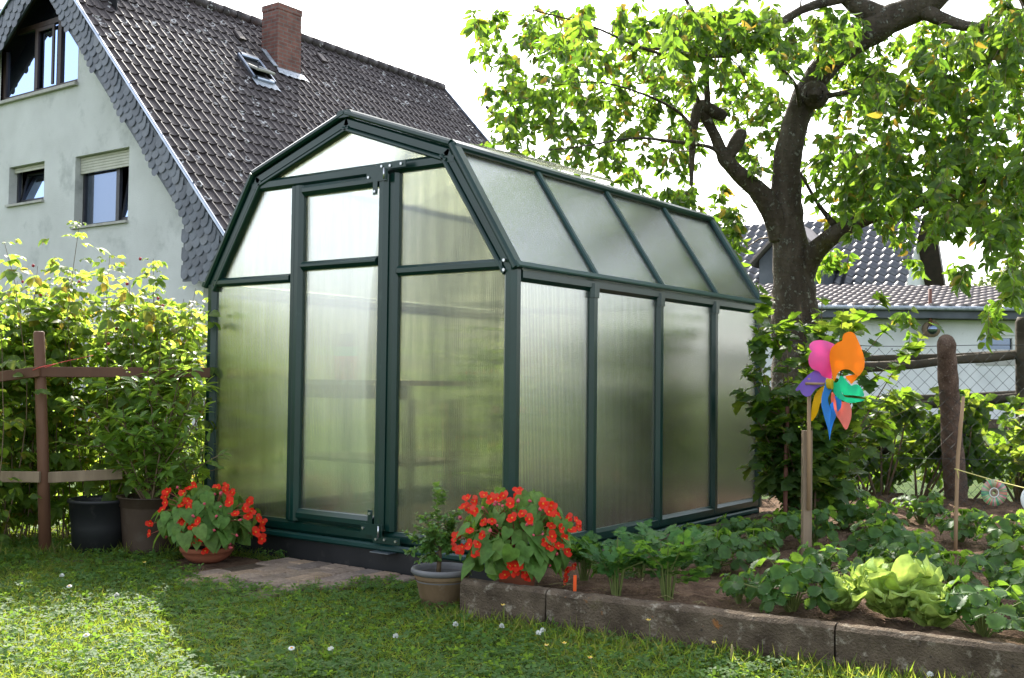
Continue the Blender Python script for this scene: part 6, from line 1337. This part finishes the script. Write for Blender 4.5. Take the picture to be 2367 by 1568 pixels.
# small flowers
def stalk(P_, h, mat='stem', r=.0012): q = MB(); q.tube([P_, P_+V3(.004, .003, h*.6), P_+V3(.0, .006, h)], r, 4, True, False); return q
tpet = ovate(.75, 3, .1, -.2)
def small_flower(name, u, v, h, kind, label, group):
    z = GZ+h; P_ = pz(u, v, z); e = thing(name, label, 'flower', V3(P_[0], P_[1], GZ), group); stalk(V3(P_[0], P_[1], GZ), h).obj('stalk', 'stem', e)
    if kind == 'clover':
        n = 46; d_ = rdir(n, -.5, 1); link('blossom', leafmesh('blossom', [(T_small, P_+d_*.002, d_, rdir(n), .0085, 0)], ['petal_w']), e)
    elif kind == 'daisy':
        n = 18; a_ = np.linspace(0, 2*PI, n, endpoint=False); d_ = np.stack([np.cos(a_), np.sin(a_), np.full(n, .15)], 1); tl = nrm(-HF*.5+ZUP); x_ = nrm(np.cross(tl, HR)); R3 = np.stack([HR, -x_, tl]); link('petals', leafmesh('petals', [(T_willow, np.tile(P_, (n, 1)), d_@R3, np.tile(tl, (n, 1)), .011, 0)], ['petal_w']), e)
        q = MB(); q.ball(P_+tl*.001, .0042, 8, .6); q.obj('centre', 'stamen', e)
    else:
        n = 5; a_ = np.linspace(0, 2*PI, n, endpoint=False)+u; d_ = np.stack([np.cos(a_), np.sin(a_), np.full(n, .45)], 1); link('petals', leafmesh('petals', [(tpet, np.tile(P_, (n, 1)), d_, fan(n), .0115, 0)], ['petal_y']), e)
        q = MB(); q.ball(P_+V3(0, 0, .003), .003, 6); q.obj('centre', 'stamen', e)
for u, v in [(143, 1331), (270, 1376), (765, 1501), (1053, 1444), (1160, 1448), (1254, 1458), (1245, 1464), (915, 1471), (2150, 1560)]: small_flower('clover_flower', u, v, .045, 'clover', 'small white clover flower in the lawn', 'white clover flowers in the lawn')
for u, v in [(160, 1355), (199, 1468), (674, 1498)]: small_flower('daisy', u, v, .05, 'daisy', 'white daisy with yellow centre in the lawn', 'daisies in the lawn')
for u, v, h in [(334, 1302, .05), (1163, 1401, .09), (1499, 1436, .10), (1263, 1494, .05), (1304, 1489, .05), (1364, 1523, .05), (2044, 1473, .10), (1650, 1488, .06)]: small_flower('buttercup', u, v, h, 'butter', 'yellow buttercup in the lawn', 'buttercups in the lawn')
for u, v0, v1, lb in ((1388, 1402, 1450, 'plantain seed spike standing left before the kerb'), (1421, 1402, 1450, 'plantain seed spike standing right of the other one before the kerb'), (1692, 1490, 1530, 'curved plantain spike in the sunlit grass')):
    P_ = pz(u, v1+25, GZ); dq = float((P_-CP)@FW); a = pd(u, v1, dq); b_ = pd(u, v0, dq); q = MB(); q.tube([P_, a], .0014, 5); q.tube([a, a*.7+b_*.3, a*.3+b_*.7, b_], [.002, .0042, .004, .0015], 7, True, True, .3, 300); tag(q.obj('plantain_spike', 'dry'), lb, 'seed spike', 'plantain seed spikes')
# grass blades in the vegetable bed and leaf litter below the hedge
n = 500; P = np.stack([RNG.uniform(0, 1, n), RNG.uniform(0, 1, n)], 1); A_ = pd(-200, 1250, 5.4); B_ = pd(460, 1250, 5.7); PP = A_+(B_-A_)*P[:, :1]+HF*P[:, 1:]*.9; PP[:, 2] = GZ+.01
tag(link('leaf_litter', leafmesh('leaf_litter', [(T_small, PP, rdir(n, -.2, .2), fan(n)+RNG.normal(0, .3, (n, 3)), RNG.uniform(.03, .06, n), 0)], ['dry'])), None, None, None, 'stuff')
